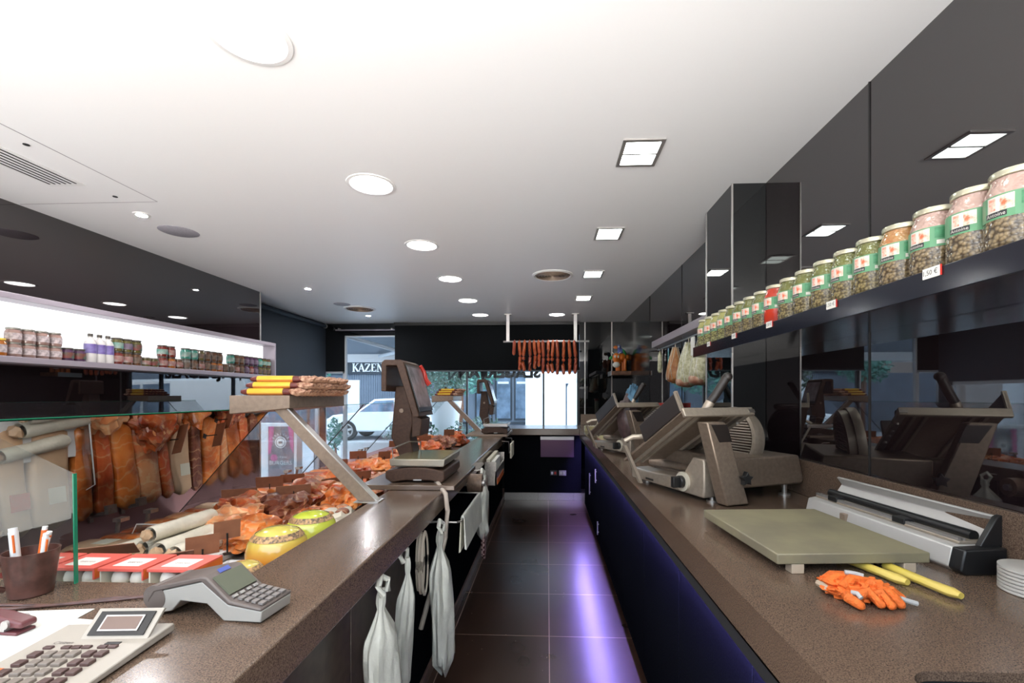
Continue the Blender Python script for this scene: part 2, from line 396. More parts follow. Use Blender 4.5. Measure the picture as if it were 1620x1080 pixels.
# ------------------------------------------------------------------ worktops and cabinets
TOP = 1.0
EL, ER = -.495, .438                       # aisle edges of the left and right worktops
o = thing('worktop', 'long brown stone worktop on the left, along the glass case', 'worktop', (-.625, 3.0, .91))
MB().prism([(-1.75,-.9),(EL,-.9),(EL,6.235),(-.755,6.235),(-.755,1.06),(-1.75,1.06)], .91, TOP, 'Z').done('slab', M['granite'], o, bevel=.005, w=True)
o = thing('worktop', 'brown stone worktop on the right, carrying the slicers and cutting board', 'worktop', (.8, 3.0, .91))
hx0, hx1, hy0, hy1, hr = .575, 1.02, .18, .772, .05
m = MB()
m.box(ER,hy1,.91,RX-.003,BY-.003,TOP); m.box(ER,-.9,.91,RX-.003,hy0,TOP); m.box(ER,hy0,.91,hx0,hy1,TOP); m.box(hx1,hy0,.91,RX-.003,hy1,TOP)
for (cx, cy, a) in ((hx0+hr,hy1-hr,90),(hx1-hr,hy1-hr,0),(hx0+hr,hy0+hr,180),(hx1-hr,hy0+hr,270)):
    corner = (cx+hr*math.copysign(1, math.cos(math.radians(a+45))), cy+hr*math.copysign(1, math.sin(math.radians(a+45))))
    arc = [(cx+hr*math.cos(math.radians(a+k*15)), cy+hr*math.sin(math.radians(a+k*15))) for k in range(7)]
    m.prism([corner]+arc, .91, TOP, 'Z')
m.done('slab', M['granite'], o, w=True)
MB().box(RX-.022,-.9,TOP,RX-.002,2.508,TOP+.16).box(RX-.022,2.912,TOP,RX-.002,BY-.02,TOP+.16).done('upstand', M['granite'], o, bevel=.002, w=True)
MB().box(.52,BY-.022,TOP,RX-.022,BY-.002,TOP+.165).done('back_upstand', M['stand'], o, bevel=.002, w=True)
o = thing('worktop', 'brown stone worktop below the shop window at the end of the aisle', 'worktop', (-.1, 6.6, .91))
MB().box(-.755,6.24,.91,ER-.001,7.0,TOP).done('slab', M['granite'], o, bevel=.005, w=True)
o = thing('sink', 'black recessed sink in the right worktop at the bottom corner', 'sink', (.8, .5, .75))
m = MB()
def rr(x0,y0,x1,y1,r,n=6):
    p = []
    for (cx,cy,a) in ((x1-r,y1-r,0),(x0+r,y1-r,90),(x0+r,y0+r,180),(x1-r,y0+r,270)):
        p += [(cx+r*math.cos(math.radians(a+k*90/n)), cy+r*math.sin(math.radians(a+k*90/n))) for k in range(n+1)]
    return p
ring = rr(hx0+.002,hy0+.002,hx1-.002,hy1-.002,hr); n = len(ring)
m.verts_faces([(x,y,.985) for x,y in ring]+[(x,y,.76) for x,y in ring], [(i,(i+1)%n,n+(i+1)%n,n+i) for i in range(n)]+[tuple(range(n,2*n))])
m.done('basin', M['black'], o, w=True)
MB().cyl((.8,.48,.761),.035,.004).done('drain', M['steel'], o, w=True)
# right cabinets: a row of units with black fronts
cab = thing('base_cabinet', '', 'cabinet', (0,0,.1), 0, 'black base cabinets under the right worktop')
MB().box(.10,-.288,0,.70,.288,.805).done('body', M['black_matte'], cab)
dr = MB().box(.0,-.2905,.0,.02,.2905,.80).done('door', M['cabinet'], cab, bevel=.0015)
ys = [-.4+.586*k for k in range(11)]
for k, y in enumerate(ys):
    lab = 'black base cabinet front under the right worktop, %s from the shop window end' % ORD[10-k]
    if k == 0: cab.location = (.47, y, .1); cab['label'] = lab; c = cab
    else: c = dup(cab, (.47, y, .1), label=lab)
    if k in (8, 9):
        d = [q for q in c.children if q.name.startswith('door')][0]
        for (yy, z0, z1) in ([(4.93,.735,.851),(4.724,.282,.399)] if k == 9 else [(4.53-.03,.475,.711)]) if False else ([(.08,.62,.75),(-.1,.18,.30)] if k == 8 else [(.1,.38,.61)]):
            h = MB(); h.tube([(-.012,yy,z0-.1),(-.012,yy,z1-.1)], .006, 10)
            h.box(-.012,yy-.004,z0-.08,0,yy+.004,z0-.072); h.box(-.012,yy-.004,z1-.128,0,yy+.004,z1-.12)
            h.done('handle', M['alu'], d)
struct(MB().box(.55,-.9,0,.60,6.3,.1).done('baseboard_right', M['black'], smooth=False))
# blue strip lamp under the front edge of the right worktop, shining down on the floor
o = thing('strip_light', 'blue strip light tucked under the front edge of the right worktop', 'light', (.452, 2.6, .90))
MB().box(.439,-.8,.872,.442,6.2,.909).box(.466,-.8,.862,.468,6.2,.909).box(.439,-.8,.904,.469,6.2,.909).done('channel', M['black_matte'], o, smooth=False, w=True); MB().box(.447,-.8,.901,.461,6.2,.904).done('tube', M['blue_led'], o, smooth=False, w=True)
# left cabinets
lc = thing('base_cabinet', '', 'cabinet', (0,0,0), 0, 'base cabinets under the left worktop')
MB().box(-.14,-.285,.0,-.03,.285,.80).done('body', M['black_matte'], lc)
d0 = MB().box(-.018,-.288,.0,0,.288,.80).done('door', M['cabinet_brown'], lc, bevel=.002)
db = d0.data.copy(); db.materials.clear(); db.materials.append(M['cabinet'])
for k in range(11):
    y = -.1+.586*k
    lab = ('brown' if k < 4 else 'black')+' cabinet front under the left worktop, %s from the shop window end' % ORD[10-k]
    if k == 0: lc.location = (-.60, y, .1); lc['label'] = lab; c = lc
    else: c = dup(lc, (-.60, y, .1), label=lab)
    if k >= 4:
        for q in c.children:
            if q.name.startswith('door'): q.data = db
m = MB(); m.box(-.622,-.4,0,-.605,6.33,.10); m.box(-.622,-.4,.095,-.590,6.33,.10)
struct(m.done('baseboard_left', M['copper'], bevel=.002))
# back cabinet below the window worktop
o = thing('base_cabinet', 'black cabinet at the end of the aisle below the shop window', 'cabinet', (-.1, 6.6, .1))
MB().box(-.60,6.335,.105,.469,6.99,.905).done('body', M['cabinet'], o, w=True)
dw = MB().box(-.096,6.318,.60,.368,6.335,.888).done('drawer', mat('steel_painted_reflection', (.10,.05,.085), .3, .6), o, bevel=.003, w=True)  # purple base colour stands in for a reflection on the steel
MB().box(-.096,6.308,.84,.368,6.318,.888).done('drawer_lip', M['alu'], dw, bevel=.002, w=True)
m = MB(); m.box(-.60,6.322,0,-.13,6.336,.104); m.box(-.128,6.322,0,.36,6.336,.104); m.box(.362,6.322,0,.55,6.336,.104)
struct(m.done('baseboard_back', M['steel'], bevel=.002))
for x, nm, lab in ((.088,'red','small black socket with red light on the cabinet at the aisle end'),(.211,'steel','pale square socket plate on the cabinet at the aisle end')):
    t = thing('wall_socket', lab, 'socket', (x, 6.335, .38))
    MB().box(-.05,-.012,-.035,.05,0,.035).done('plate', M['black'] if nm == 'red' else M['lavender_alu'], t, bevel=.003)
    for k in (-1,1): MB().box(k*.022-.014,-.017,-.018,k*.022+.014,-.012,.018).done('socket_face', M['alu'] if k < 0 or nm != 'red' else M['red'], t)

# ------------------------------------------------------------------ lit wall shelf on the left with its jars and bottles
NX0, NX1, NY0, NY1, NZ0, NZ1 = LX+.002, -3.03, .6, 4.99, 1.675, 2.035
o = thing('wall_shelf', 'long wall shelf with glowing white back on the left wall', 'shelf', (LX, 2.8, 1.64))
MB().box(NX0,NY0,NZ0-.036,NX1,4.96,NZ0).done('shelf_board', M['lavender_alu'], o, bevel=.002, w=True)
MB().box(NX0,NY0,NZ1-.035,NX1,4.96,NZ1).done('top_board', M['lavender_alu'], o, bevel=.002, w=True)
MB().box(NX0,4.94,NZ0,NX1,4.96,NZ1-.035).done('end_board', M['lavender_alu'], o, w=True)
MB().box(NX0,NY0,NZ0,NX0+.012,4.94,NZ1-.035).done('light_panel', M['niche_light'], o, smooth=False, w=True)
def jar_col(n, c, **k): return mat('jar_'+n, c, .18, coat=.5, **k)
JC = {'pink': jar_col('pale_pink', (0.260,0.161,0.136)), 'green': jar_col('dark_green', (0.022,0.046,0.031)), 'brown': jar_col('brown', (0.099,0.043,0.019), var=.5, vscale=90),
      'olive': jar_col('olive', (0.087,0.074,0.022), var=.5, vscale=90), 'red': jar_col('dark_red', (0.136,0.019,0.012)), 'orange': jar_col('orange', (0.298,0.093,0.012)),
      'teal': jar_col('teal', (0.037,0.198,0.149)), 'purple': jar_col('purple', (0.062,0.025,0.062)), 'yellow': jar_col('yellow', (0.298,0.211,0.025)), 'grey': jar_col('grey', (0.136,0.124,0.105))}
LBL = {'white': mat('label_white', (0.384,0.322,0.322), .5, var=.35, vscale=55), 'green': mat('label_dark_green', (0.019,0.087,0.056), .45, col2=(0.217,0.031,0.031), vscale=16),
       'teal': mat('label_teal', (0.031,0.205,0.155), .45, col2=(0.310,0.341,0.310), vscale=14), 'dark': mat('label_dark', (0.031,0.028,0.025), .45, col2=(0.186,0.124,0.087), vscale=22),
       'red': mat('label_red', (0.248,0.037,0.031), .45, col2=(0.310,0.279,0.248), vscale=18), 'purple': mat('label_purple', (0.074,0.031,0.081), .45, col2=(0.186,0.155,0.186), vscale=20)}
LID = mat('jar_lid_silver', (.25,.24,.21), .3, .6); LID_Y = mat('jar_lid_yellow', (.6,.42,.05), .4); LID_D = mat('jar_lid_dark', (.07,.06,.05), .35, .3)
_jm = {}
def small_jar(loc, body, label, lid, h, r, lab, group):
    t = thing('jar', lab, 'jar', loc, 0, group)
    key = (round(h,3), round(r,3))
    if key not in _jm:
        a = MB().lathe([(0,0),(r*.92,0),(r,h*.06),(r,h*.72),(r*.82,h*.86),(r*.82,h*.9)], 20).done('body', LID)
        b = MB().lathe([(r+.0006,h*.2),(r+.0012,h*.2),(r+.0012,h*.64),(r+.0006,h*.64)], 20).done('label', LID)
        c = MB().lathe([(0,h),(r*.88,h),(r*.9,h*.985),(r*.9,h*.88),(r*.8,h*.88)], 20).done('lid', LID)
        _jm[key] = [q.data for q in (a, b, c)]
        for q in (a, b, c): bpy.data.objects.remove(q)
    for nm, me, mt in zip(('body','label','lid'), _jm[key], (body, label, lid)):
        c = bpy.data.objects.new(nm, me); COL.objects.link(c); c.parent = t
        c.material_slots[0].link = 'OBJECT'; c.material_slots[0].material = mt
    return t
JX = -3.085
def jar_run(desc, ys, levels, h, r, bodies, labels, lid, group):
    for lv in range(levels):
        for i, y in enumerate(ys):
            b = bodies[lv % len(bodies)]; b = b[i % len(b)] if isinstance(b, (list, tuple)) else b
            l = labels[lv % len(labels)]; l = l[i % len(l)] if isinstance(l, (list, tuple)) else l
            lab = '%s-labelled jar on lit shelf, %s%s' % (l if l != 'white' else 'pink', '' if levels == 1 else ('lower row, ' if lv == 0 else 'upper row, '), (ORD[i] + ' of ' if len(ys) > 1 else '') + desc)
            small_jar((JX, y, NZ0+lv*h), JC[b], LBL[l], lid, h, r, lab, group)
small_jar((JX, 2.425, NZ0), JC['orange'], LBL['white'], LID_Y, .10, .036, 'yellow-lidded jar at the left picture edge on the lit shelf', 'jars on the lit shelf')
G = 'jars on the lit shelf'
jar_run('tall pink block', [2.50,2.573,2.646,2.72], 2, .084, .035, ['pink','pink'], ['white','white'], LID, G)
jar_run('the dark pair before the bottles', [2.795,2.87], 1, .083, .034, ['purple'], ['green'], LID_D, G)
jar_run('the block after the bottles', [3.135,3.21,3.285], 2, .095, .036, [('red','brown','brown'),'olive'], [('red','red','dark'),('teal','purple','green')], LID_D, G)
jar_run('the low pair right of bottles', [3.365,3.44], 1, .07, .034, ['olive'], [('red','green')], LID, G)
jar_run('four-jar block', [3.52,3.598], 2, .09, .036, [('red','orange'),('red','red')], [('red','red'),('teal','red')], LID_D, G)
jar_run('the lone one after the four-jar block', [3.675], 1, .083, .035, ['brown'], ['red'], LID, G)
jar_run('block six wide', [3.755,3.835,3.915,3.99,4.065,4.14], 2, .09, .037, [('grey','brown','brown','brown','orange','orange'),('teal','teal','olive','brown','brown','brown')], [('dark','dark','red','dark','dark','red'),('teal','teal','dark','dark','dark','dark')], LID_D, G)
jar_run('the lone one after the six-wide block', [4.225], 1, .08, .034, ['brown'], ['dark'], LID, G)
jar_run('far block nine wide', [4.305,4.378,4.451,4.524,4.597,4.67,4.743,4.816,4.889], 2, .09, .035, [('grey','brown','brown','purple','red','purple','olive','olive','olive'),('teal','brown','brown','purple','purple','purple','teal','olive','brown')], [('dark','red','dark','purple','red','purple','dark','dark','dark'),('teal','dark','dark','purple','purple','purple','teal','teal','teal')], LID_D, G)
bt = thing('bottle', '', 'bottle', (0,0,0), 0, 'bottles on the lit shelf')
MB().lathe([(0,0),(.03,0),(.033,.004),(.033,.13),(.024,.155),(.013,.168),(.013,.178)], 24).done('body', mat('clear_cream_bottle', (.50,.48,.46), .2, coat=.4), bt)
MB().lathe([(.0333,.062),(.0337,.062),(.0337,.125),(.0333,.125)], 24).done('label', mat('violet_label', (.22,.20,.42), .4, col2=(.12,.07,.25), vscale=18), bt)
MB().lathe([(0,.195),(.013,.195),(.0145,.192),(.0145,.176),(.012,.176)], 16).done('cap', LID_D, bt)
for i, y in enumerate((2.945,3.008,3.068)):
    lab = 'bottle with violet label on the lit shelf, %s of three' % ('left', 'middle', 'right')[i]
    if i == 0: bt.location = (JX, y, NZ0); bt['label'] = lab
    else: dup(bt, (JX, y, NZ0), label=lab)

# ------------------------------------------------------------------ shelf of preserve jars on the right wall
o = thing('wall_shelf', 'glossy black shelf on the right wall carrying the row of pickle jars', 'shelf', (1.1, 1.6, 1.68))
SH = mat('dark_gloss_board', (.010,.011,.018), .14, ior=1.5)
MB().prism([(.882,-.6),(RX-.003,-.6),(RX-.003,2.508),(.998,2.508),(.998,2.80),(.882,2.80)], 1.682, 1.742, 'Z').done('board', SH, o, bevel=.002, w=True)
def peas_mat(lo, mid, hi):
    m = bpy.data.materials.new('preserve_contents'); m.use_nodes = True
    nt = m.node_tree; b = nt.nodes['Principled BSDF']; L = nt.links.new
    tc = nt.nodes.new('ShaderNodeTexCoord'); sp = nt.nodes.new('ShaderNodeSeparateXYZ'); L(tc.outputs['Object'], sp.inputs[0])
    vo = nt.nodes.new('ShaderNodeTexVoronoi'); vo.inputs['Scale'].default_value = 125; L(tc.outputs['Object'], vo.inputs['Vector'])
    r = nt.nodes.new('ShaderNodeValToRGB'); r.color_ramp.elements[0].color = (*lo,1); r.color_ramp.elements[1].color = (lo[0]*.22,lo[1]*.2,lo[2]*.2,1)
    r.color_ramp.elements[0].position = .25; r.color_ramp.elements[1].position = .72; L(vo.outputs['Distance'], r.inputs['Fac'])
    r2 = nt.nodes.new('ShaderNodeValToRGB'); r2.color_ramp.elements[0].color = (*mid,1); r2.color_ramp.elements[1].color = (*hi,1)
    nz = nt.nodes.new('ShaderNodeTexNoise'); nz.inputs['Scale'].default_value = 28; L(tc.outputs['Object'], nz.inputs['Vector']); L(nz.outputs['Fac'], r2.inputs['Fac'])
    cmp = nt.nodes.new('ShaderNodeMath'); cmp.operation = 'GREATER_THAN'; cmp.inputs[1].default_value = .085; L(sp.outputs[2], cmp.inputs[0])
    mx = nt.nodes.new('ShaderNodeMixRGB'); L(cmp.outputs[0], mx.inputs[0]); L(r.outputs[0], mx.inputs[1]); L(r2.outputs[0], mx.inputs[2])
    L(mx.outputs[0], b.inputs['Base Color']); b.inputs['Roughness'].default_value = .12; b.inputs['Coat Weight'].default_value = .6
    bp = nt.nodes.new('ShaderNodeBump'); bp.inputs['Strength'].default_value = .5; bp.inputs['Distance'].default_value = .004; bp.invert = True
    L(vo.outputs['Distance'], bp.inputs['Height']); L(bp.outputs['Normal'], b.inputs['Normal'])
    return m
PE = {'pale': peas_mat((0.259,0.194,0.108),(0.374,0.216,0.180),(0.446,0.324,0.274)), 'pepper': peas_mat((0.245,0.180,0.094),(0.324,0.259,0.072),(0.396,0.108,0.043)),
      'green': peas_mat((0.238,0.187,0.079),(0.187,0.194,0.043),(0.072,0.079,0.014)), 'lime': peas_mat((0.302,0.288,0.101),(0.360,0.346,0.115),(0.274,0.259,0.072)), 'red': mat('red_sauce', (0.446,0.032,0.011), .15, coat=.6)}
RB, RH = .0505, .158
def big_body(m_, name='body'):
    r, h = RB, RH
    return MB().lathe([(0,0),(r*.9,0),(r*.985,.005),(r,.012),(r,h*.66),(r*.97,h*.74),(r*.86,h*.83),(r*.80,h*.87),(r*.80,h*.91)], 32).done(name, m_)
pj = thing('preserve_jar', '', 'jar', (0,0,0), 0, 'pickle jars on the right wall shelf')
pb = big_body(PE['green']); pb.parent = pj
def band(r, z0, z1, a0, a1, n=10):
    v = []
    for k in range(n+1):
        a = math.radians(a0+(a1-a0)*k/n)
        v += [(r*math.cos(a), r*math.sin(a), z0), (r*math.cos(a), r*math.sin(a), z1)]
    return v, [(2*k,2*k+2,2*k+3,2*k+1) for k in range(n)]
lbl_m = [mat('label_green', (.10,.27,.14), .4), mat('label_photo_orange', (.72,.12,.05), .4, col2=(.75,.66,.56), vscale=75), mat('label_black', (.02,.02,.025), .4),
         mat('label_white_text', (.60,.57,.52), .4), mat('label_deep_green', (.05,.22,.10), .4, var=.3, vscale=40)]
m = MB(); C0 = 200                      # the label's middle looks to the aisle and the camera side
rb = RB+.0008
for (z0, z1, a0, a1, mi, dr_) in ((.060,.108,95,300,0,0),(.0755,.105,C0+2,C0+26,1,.0003),(.064,.0745,C0-28,C0+14,2,.0004),(.072,.105,C0-24,C0+2,3,.0003),(.079,.104,C0+36,C0+86,4,.0003),(.065,.0745,C0+40,C0+92,3,.0003),(.078,.102,C0-20,C0-6,1,.0006)):
    m.mi = mi; v, f = band(rb+dr_, z0, z1, a0, a1, 14); m.verts_faces(v, f)
vs, fs = text_geo('Antoine', .0105); m.mi = 3
wrapd = []
for (x, y, z) in vs:
    a = math.radians(C0-7) + x/rb
    wrapd.append(((rb+.0007)*math.cos(a), (rb+.0007)*math.sin(a), .0690+y))
m.verts_faces(wrapd, fs)
lo_ = m.done('label', lbl_m, pj, smooth=False)
MB().lathe([(0,RH),(.0425,RH),(.0435,RH-.002),(.0435,RH-.012),(.0405,RH-.0135)], 32).done('lid', mat('jar_lid_gold', (.50,.48,.36), .28, .7), pj)
kinds = ['pale','pale','pale','pale','pepper','green','green','green','green','green','red','green','green','green','green','lime','lime','lime','lime']
bodies = {}
for k, mt in PE.items():
    q = big_body(mt); bodies[k] = q.data; bpy.data.objects.remove(q)
jy = [.955-.11, .955, 1.045, 1.15, 1.255, 1.36, 1.465, 1.575, 1.69, 1.80, 1.912, 2.022, 2.13, 2.235, 2.335, 2.437, 2.54, 2.645, 2.75]
desc = {'pale': 'pale onions over beans', 'pepper': 'yellow and red peppers over beans', 'green': 'olive green beans', 'red': 'bright red sauce', 'lime': 'pale lime contents'}
cnt = {}
for i, (y, k) in enumerate(zip(jy, kinds)):
    cnt[k] = cnt.get(k, 0) + 1
    lab = 'green-labelled jar of %s on right shelf, %s from near end' % (desc[k], ORD[i])
    if i == 0: pj.location = (.945, y, 1.742); pj['label'] = lab; c = pj; pb.data = bodies[k]
    else:
        c = dup(pj, (.945, y, 1.742), label=lab)
        [q for q in c.children if q.name.startswith('body')][0].data = bodies[k]
    c.rotation_euler = (0, 0, math.radians(random.uniform(-9, 9)))
for i, y in enumerate((1.082,1.451,1.846,2.189,2.526)):
    t = thing('shelf_price_tag', 'small white price tag on the black shelf edge, %s from the near end' % ORD[i], 'price tag', (.8805, y, 1.733), 0, 'price tags on the shelf edge')
    MB().box(-.0016,-.024,-.012,.0008,.024,.012).done('card', M['paper'], t, smooth=False)
    mb = MB(); lettering(mb, '1,50 €', .016, frame((-.0022,.003,0), (0,-1,0), (0,0,1))); mb.done('lettering', M['black'], t, smooth=False)
    MB().box(-.002,-.0265,-.012,.0004,-.024,.012).done('red_edge', M['red'], t, smooth=False)

# ------------------------------------------------------------------ glass display case
case = thing('display_case', 'long glass-fronted refrigerated meat display case on the left', 'display case', (-1.33, 3.7, 0))
MB().prism([(-1.93,.1),(-.77,.1),(-.77,.855),(-1.75,.825),(-1.93,.815)], 1.08, 6.22, 'Y').done('body', M['cabinet'], case, w=True)
MB().prism([(-.765,.858),(-1.75,.832),(-1.75,.842),(-.765,.870)], 1.08, 6.2, 'Y').done('deck', M['steel'], case, w=True)
MB().prism([(-1.752,.828),(-1.93,.818),(-1.93,.834),(-1.80,.846),(-1.752,.846)], 1.08, 6.22, 'Y').done('front_ledge', mat('ledge_brown', (.42,.22,.22), .4, .3), case, w=True)
for x in (-1.735,-1.71,-1.685): MB().box(x-.004,1.1,.84,x+.004,6.2,.858).done('rail', M['alu'], case, w=True)
gx0, gz0, gx1, gz1 = -1.90, .834, -1.40, 1.387
th = .006
ys = [1.065,2.235,3.405,4.575,5.745,6.22]
for a, b_ in zip(ys[:-1], ys[1:]):
    gm_ = M['case_glass'] if a < 2 else M['case_glass_clear']
    MB().prism([(gx0,gz0),(gx0+th,gz0-.003),(gx1+th,gz1-.003),(gx1,gz1)], a+.003, b_-.003, 'Y').done('front_glass', gm_, case, smooth=False, w=True)
for y in ys[1:-1]:
    MB().prism([(gx0+.001,gz0),(gx0+.008,gz0-.003),(gx1+.008,gz1-.003),(gx1+.001,gz1)], y-.0028, y+.0028, 'Y').done('glass_seam', M['black'], case, smooth=False, w=True)
MB().box(gx1-.002,1.065,gz1,gx1+.006,6.22,gz1+.003).done('glass_top_edge', M['green_edge'], case, smooth=False, w=True)
MB().prism([(-1.128,1.001),(-1.132,1.262),(-1.408,1.385),(-1.742,1.001)], 1.040, 1.046, 'Y').done('end_glass', M['end_glass'], case, smooth=False, w=True)
MB().prism([(-1.1265,1.001),(-1.1305,1.264),(-1.1335,1.264),(-1.1295,1.001)], 1.039, 1.047, 'Y').done('glass_edge', M['green_edge'], case, smooth=False, w=True)
for y in (1.8,3.0,4.2,5.4):
    for dy in (0,.14):
        m = MB(); m.box(-1.80,y+dy-.008,.846,-1.76,y+dy+.008,.856); m.tube([(-1.775,y+dy,.85),(-1.765,y+dy,.93),(-1.745,y+dy,.945)], .008, 8); m.box(-1.77,y+dy-.02,.935,-1.735,y+dy+.02,.95)
        m.done('glass_clamp', M['steel'], case, w=True)
# ------------------------------------------------------------------ stands with dry sausages
def stand(lab, loc):
    t = thing('display_stand', lab, 'stand', loc, 0, 'slanted-leg display stands on the left worktop')
    MB().prism([(-.598,.372),(-.335,.397),(-.335,.452),(-.598,.452)], -.02, .50, 'Y').done('tray', M['stand'], t, bevel=.003)
    MB().prism([(-.425,.40),(-.365,.40),(.028,.004),(-.048,.004)], .0, .035, 'Y').done('leg', M['stand'], t, bevel=.002)
    MB().prism([(-.365,.40),(-.357,.40),(.036,.004),(.028,.004)], .0, .035, 'Y').done('leg_edge', M['alu'], t)
    MB().box(-.06,-.02,0,.045,.06,.004).done('foot_plate', M['alu'], t)
    return t
stand('beige slanted-leg stand carrying the nearer pile of yellow sausages', (-.755, 1.90, TOP))
stand('beige slanted-leg stand carrying the farther pile of yellow sausages', (-.80, 5.47, TOP))
SY = mat('yellow_wrapper', (.66,.42,.02), .35, col2=(.70,.47,.05), vscale=12); SO = mat('orange_wrapper', (.60,.22,.045), .35)
SB = mat('brown_casing', (.26,.10,.05), .35, col2=(.55,.33,.22), vscale=70, bump=.8, bscale=90); SD = mat('dark_red_casing', (.13,.025,.02), .4)
ds = thing('dry_sausage', '', 'sausage', (0,0,0), 0, 'yellow-wrapped dry sausages on the near stand')
r = .0155
def half(a0, a1, x0, x1):
    m = MB(); n = 8
    v = []
    for x in (x0, x1):
        for k in range(n+1):
            a = math.radians(a0+(a1-a0)*k/n); v.append((x, r*math.cos(a), r*math.sin(a)))
    m.verts_faces(v, [(k,k+1,n+2+k,n+1+k) for k in range(n)]); return m
half(-10,190,-.085,.075).done('wrapper_top', SY, ds); half(190,350,-.085,.075).done('wrapper_side', SO, ds)
MB().lathe([(0,-.125),(.008,-.118),(.0135,-.10),(.0145,-.085),(.0145,.075),(.0135,.10),(.009,.128),(0,.133)], 12, Matrix.Rotation(PI/2,4,'Y')).done('casing', SD, ds)
m = MB(); m.blob((.13,0,0), (.036,.0165,.0165), 3, .5, 2.4, 2); m.done('crinkled_end', SB, ds)
first = True
for si, (sx, sy, nm) in enumerate(((-1.195,1.90,'nearer'),(-1.24,5.47,'farther'))):
    for lv in range(3):
        nrow = 13 if si == 0 else 8
        for k in range(nrow - lv):
            x = sx + random.uniform(-.008,.008) + lv*.012; y = sy + .0 + (k+.5*lv)*(.034 if si == 0 else .05); z = TOP+.452+r+lv*.0275
            lab = 'yellow dry sausage on the %s stand, %s layer, %s from the front' % (nm, ('bottom','middle','top')[lv], ORD[k])
            g = 'yellow-wrapped dry sausages on the %s stand' % nm
            if first: ds.location = (x, y, z); ds['label'] = lab; ds['group'] = g; first = False; c = ds
            else: c = dup(ds, (x, y, z), label=lab, group=g)
            c.rotation_euler = (random.uniform(-.25,.25), 0, random.uniform(-.05,.05))

# ------------------------------------------------------------------ scales on bridge plates
def scale(lab, loc, first_):
    t = thing('counter_scale', lab, 'scale', loc)
    m = MB(); m.prism([(-.16,.02),(-.13,.0),(-.06,.012),(.06,.012),(.12,.0),(.135,.02),(.13,.058),(.04,.075),(-.05,.075),(-.16,.058)], .0, .40, 'Y')
    m.done('base', M['scale'], t, bevel=.006)
    MB().box(-.13,.01,.078,.125,.39,.083).prism([(-.135,.083),(.13,.083),(.135,.115),(-.14,.115)], .0, .39, 'Y').done('weighing_plate', mat('scale_plate', (.42,.38,.31), .22, .6) if first_ else M['alu'], t, bevel=.004)
    MB().box(-.125,.012,.1155,.12,.378,.117).done('plate_sheet', mat('yellowed_sheet', (.28,.24,.13), .15, .4), t)
    m = MB(); m.tube([(-.13,.03,.11),(-.135,.03,.165),(-.095,.18,.185),(-.085,.36,.165),(-.085,.36,.11)], .0035, 6); m.done('plate_guard', M['steel'], t)
    MB().prism([(-.145,.02),(-.085,.02),(-.12,.205),(-.10,.29),(-.14,.48),(-.20,.48),(-.225,.20)], .27, .40, 'Y').done('column', M['scale'], t, bevel=.006)
    MB().prism([(-.10,.20),(-.055,.21),(-.045,.30),(-.10,.33)], .24, .42, 'Y').done('printer_housing', M['scale'], t, bevel=.004)
    MB().cyl((-.165,.262,.345), .012, .01, 'Y', 14).done('hinge_cap', M['stand'], t)
    # screen head seen end-on: an upside-down V with an open back
    hd = MB()
    hd.prism([(-.232,.45),(-.205,.45),(-.205,.585),(-.15,.585),(-.063,.315),(-.03,.318),(-.115,.605),(-.135,.615),(-.215,.615),(-.232,.60)], .14, .43, 'Y')
    h = hd.done('screen_head', M['scale'], t, bevel=.004)
    fr = frame((-.0725,.285,.465), (0,1,0), (-.085,0,.287))
    MB().box(-.135,-.128,.003,.135,.128,.007,fr).done('screen_bezel', M['black'], h)
    MB().box(-.125,-.105,.007,.125,.118,.0085,fr).done('screen', mat('screen_glass', (.34,.31,.34), .1, var=.25, vscale=14), h)  # pale grey of a reflection is put into the screen colour
    if first_:
        MB().tube([(-.10,.41,.60),(-.085,.432,.565),(-.075,.436,.52),(-.055,.44,.49)], .010, 8, .016).done('red_ribbon', M['red'], h)
    m = MB(); lettering(m, 'BIZERBA', .014, frame((-.0,-.0012,.018), (1,0,0), (0,0,1))) if False else m.box(-.02,-.002,.012,.02,.0,.018)
    m.done('maker_plate', M['alu'], t)
    return t
for i, (y, nm) in enumerate(((2.14,'nearer'),(4.98,'farther'))):
    o = thing('bridge_plate', 'flat stone bridge plate under the %s scale' % nm, 'plate', (-.665, y+.30, TOP))
    MB().box(-.235,-.30,.001,.225,.33 if i == 0 else .45,.024).done('plate', M['granite'] if i == 0 else M['stand'], o, bevel=.003)
scale('nearer dark brown counter scale with tall angled screen', (-.635, 2.20, TOP+.024), True)
scale('farther dark brown counter scale with tall angled screen', (-.575, 5.04, TOP+.024), False)
o = thing('scale_cable', 'thick grey cable hanging from the nearer scale into the aisle', 'cable', (-.53, 2.22, 1.0))
MB().tube([(-.56,2.26,1.03),(-.52,2.17,1.02),(-.478,2.12,.99),(-.462,2.09,.92),(-.47,2.08,.80),(-.50,2.06,.66),(-.545,2.04,.50),(-.57,2.03,.40)], .011, 10).done('cable', mat('grey_cable', (.40,.34,.29), .5), o, w=True)

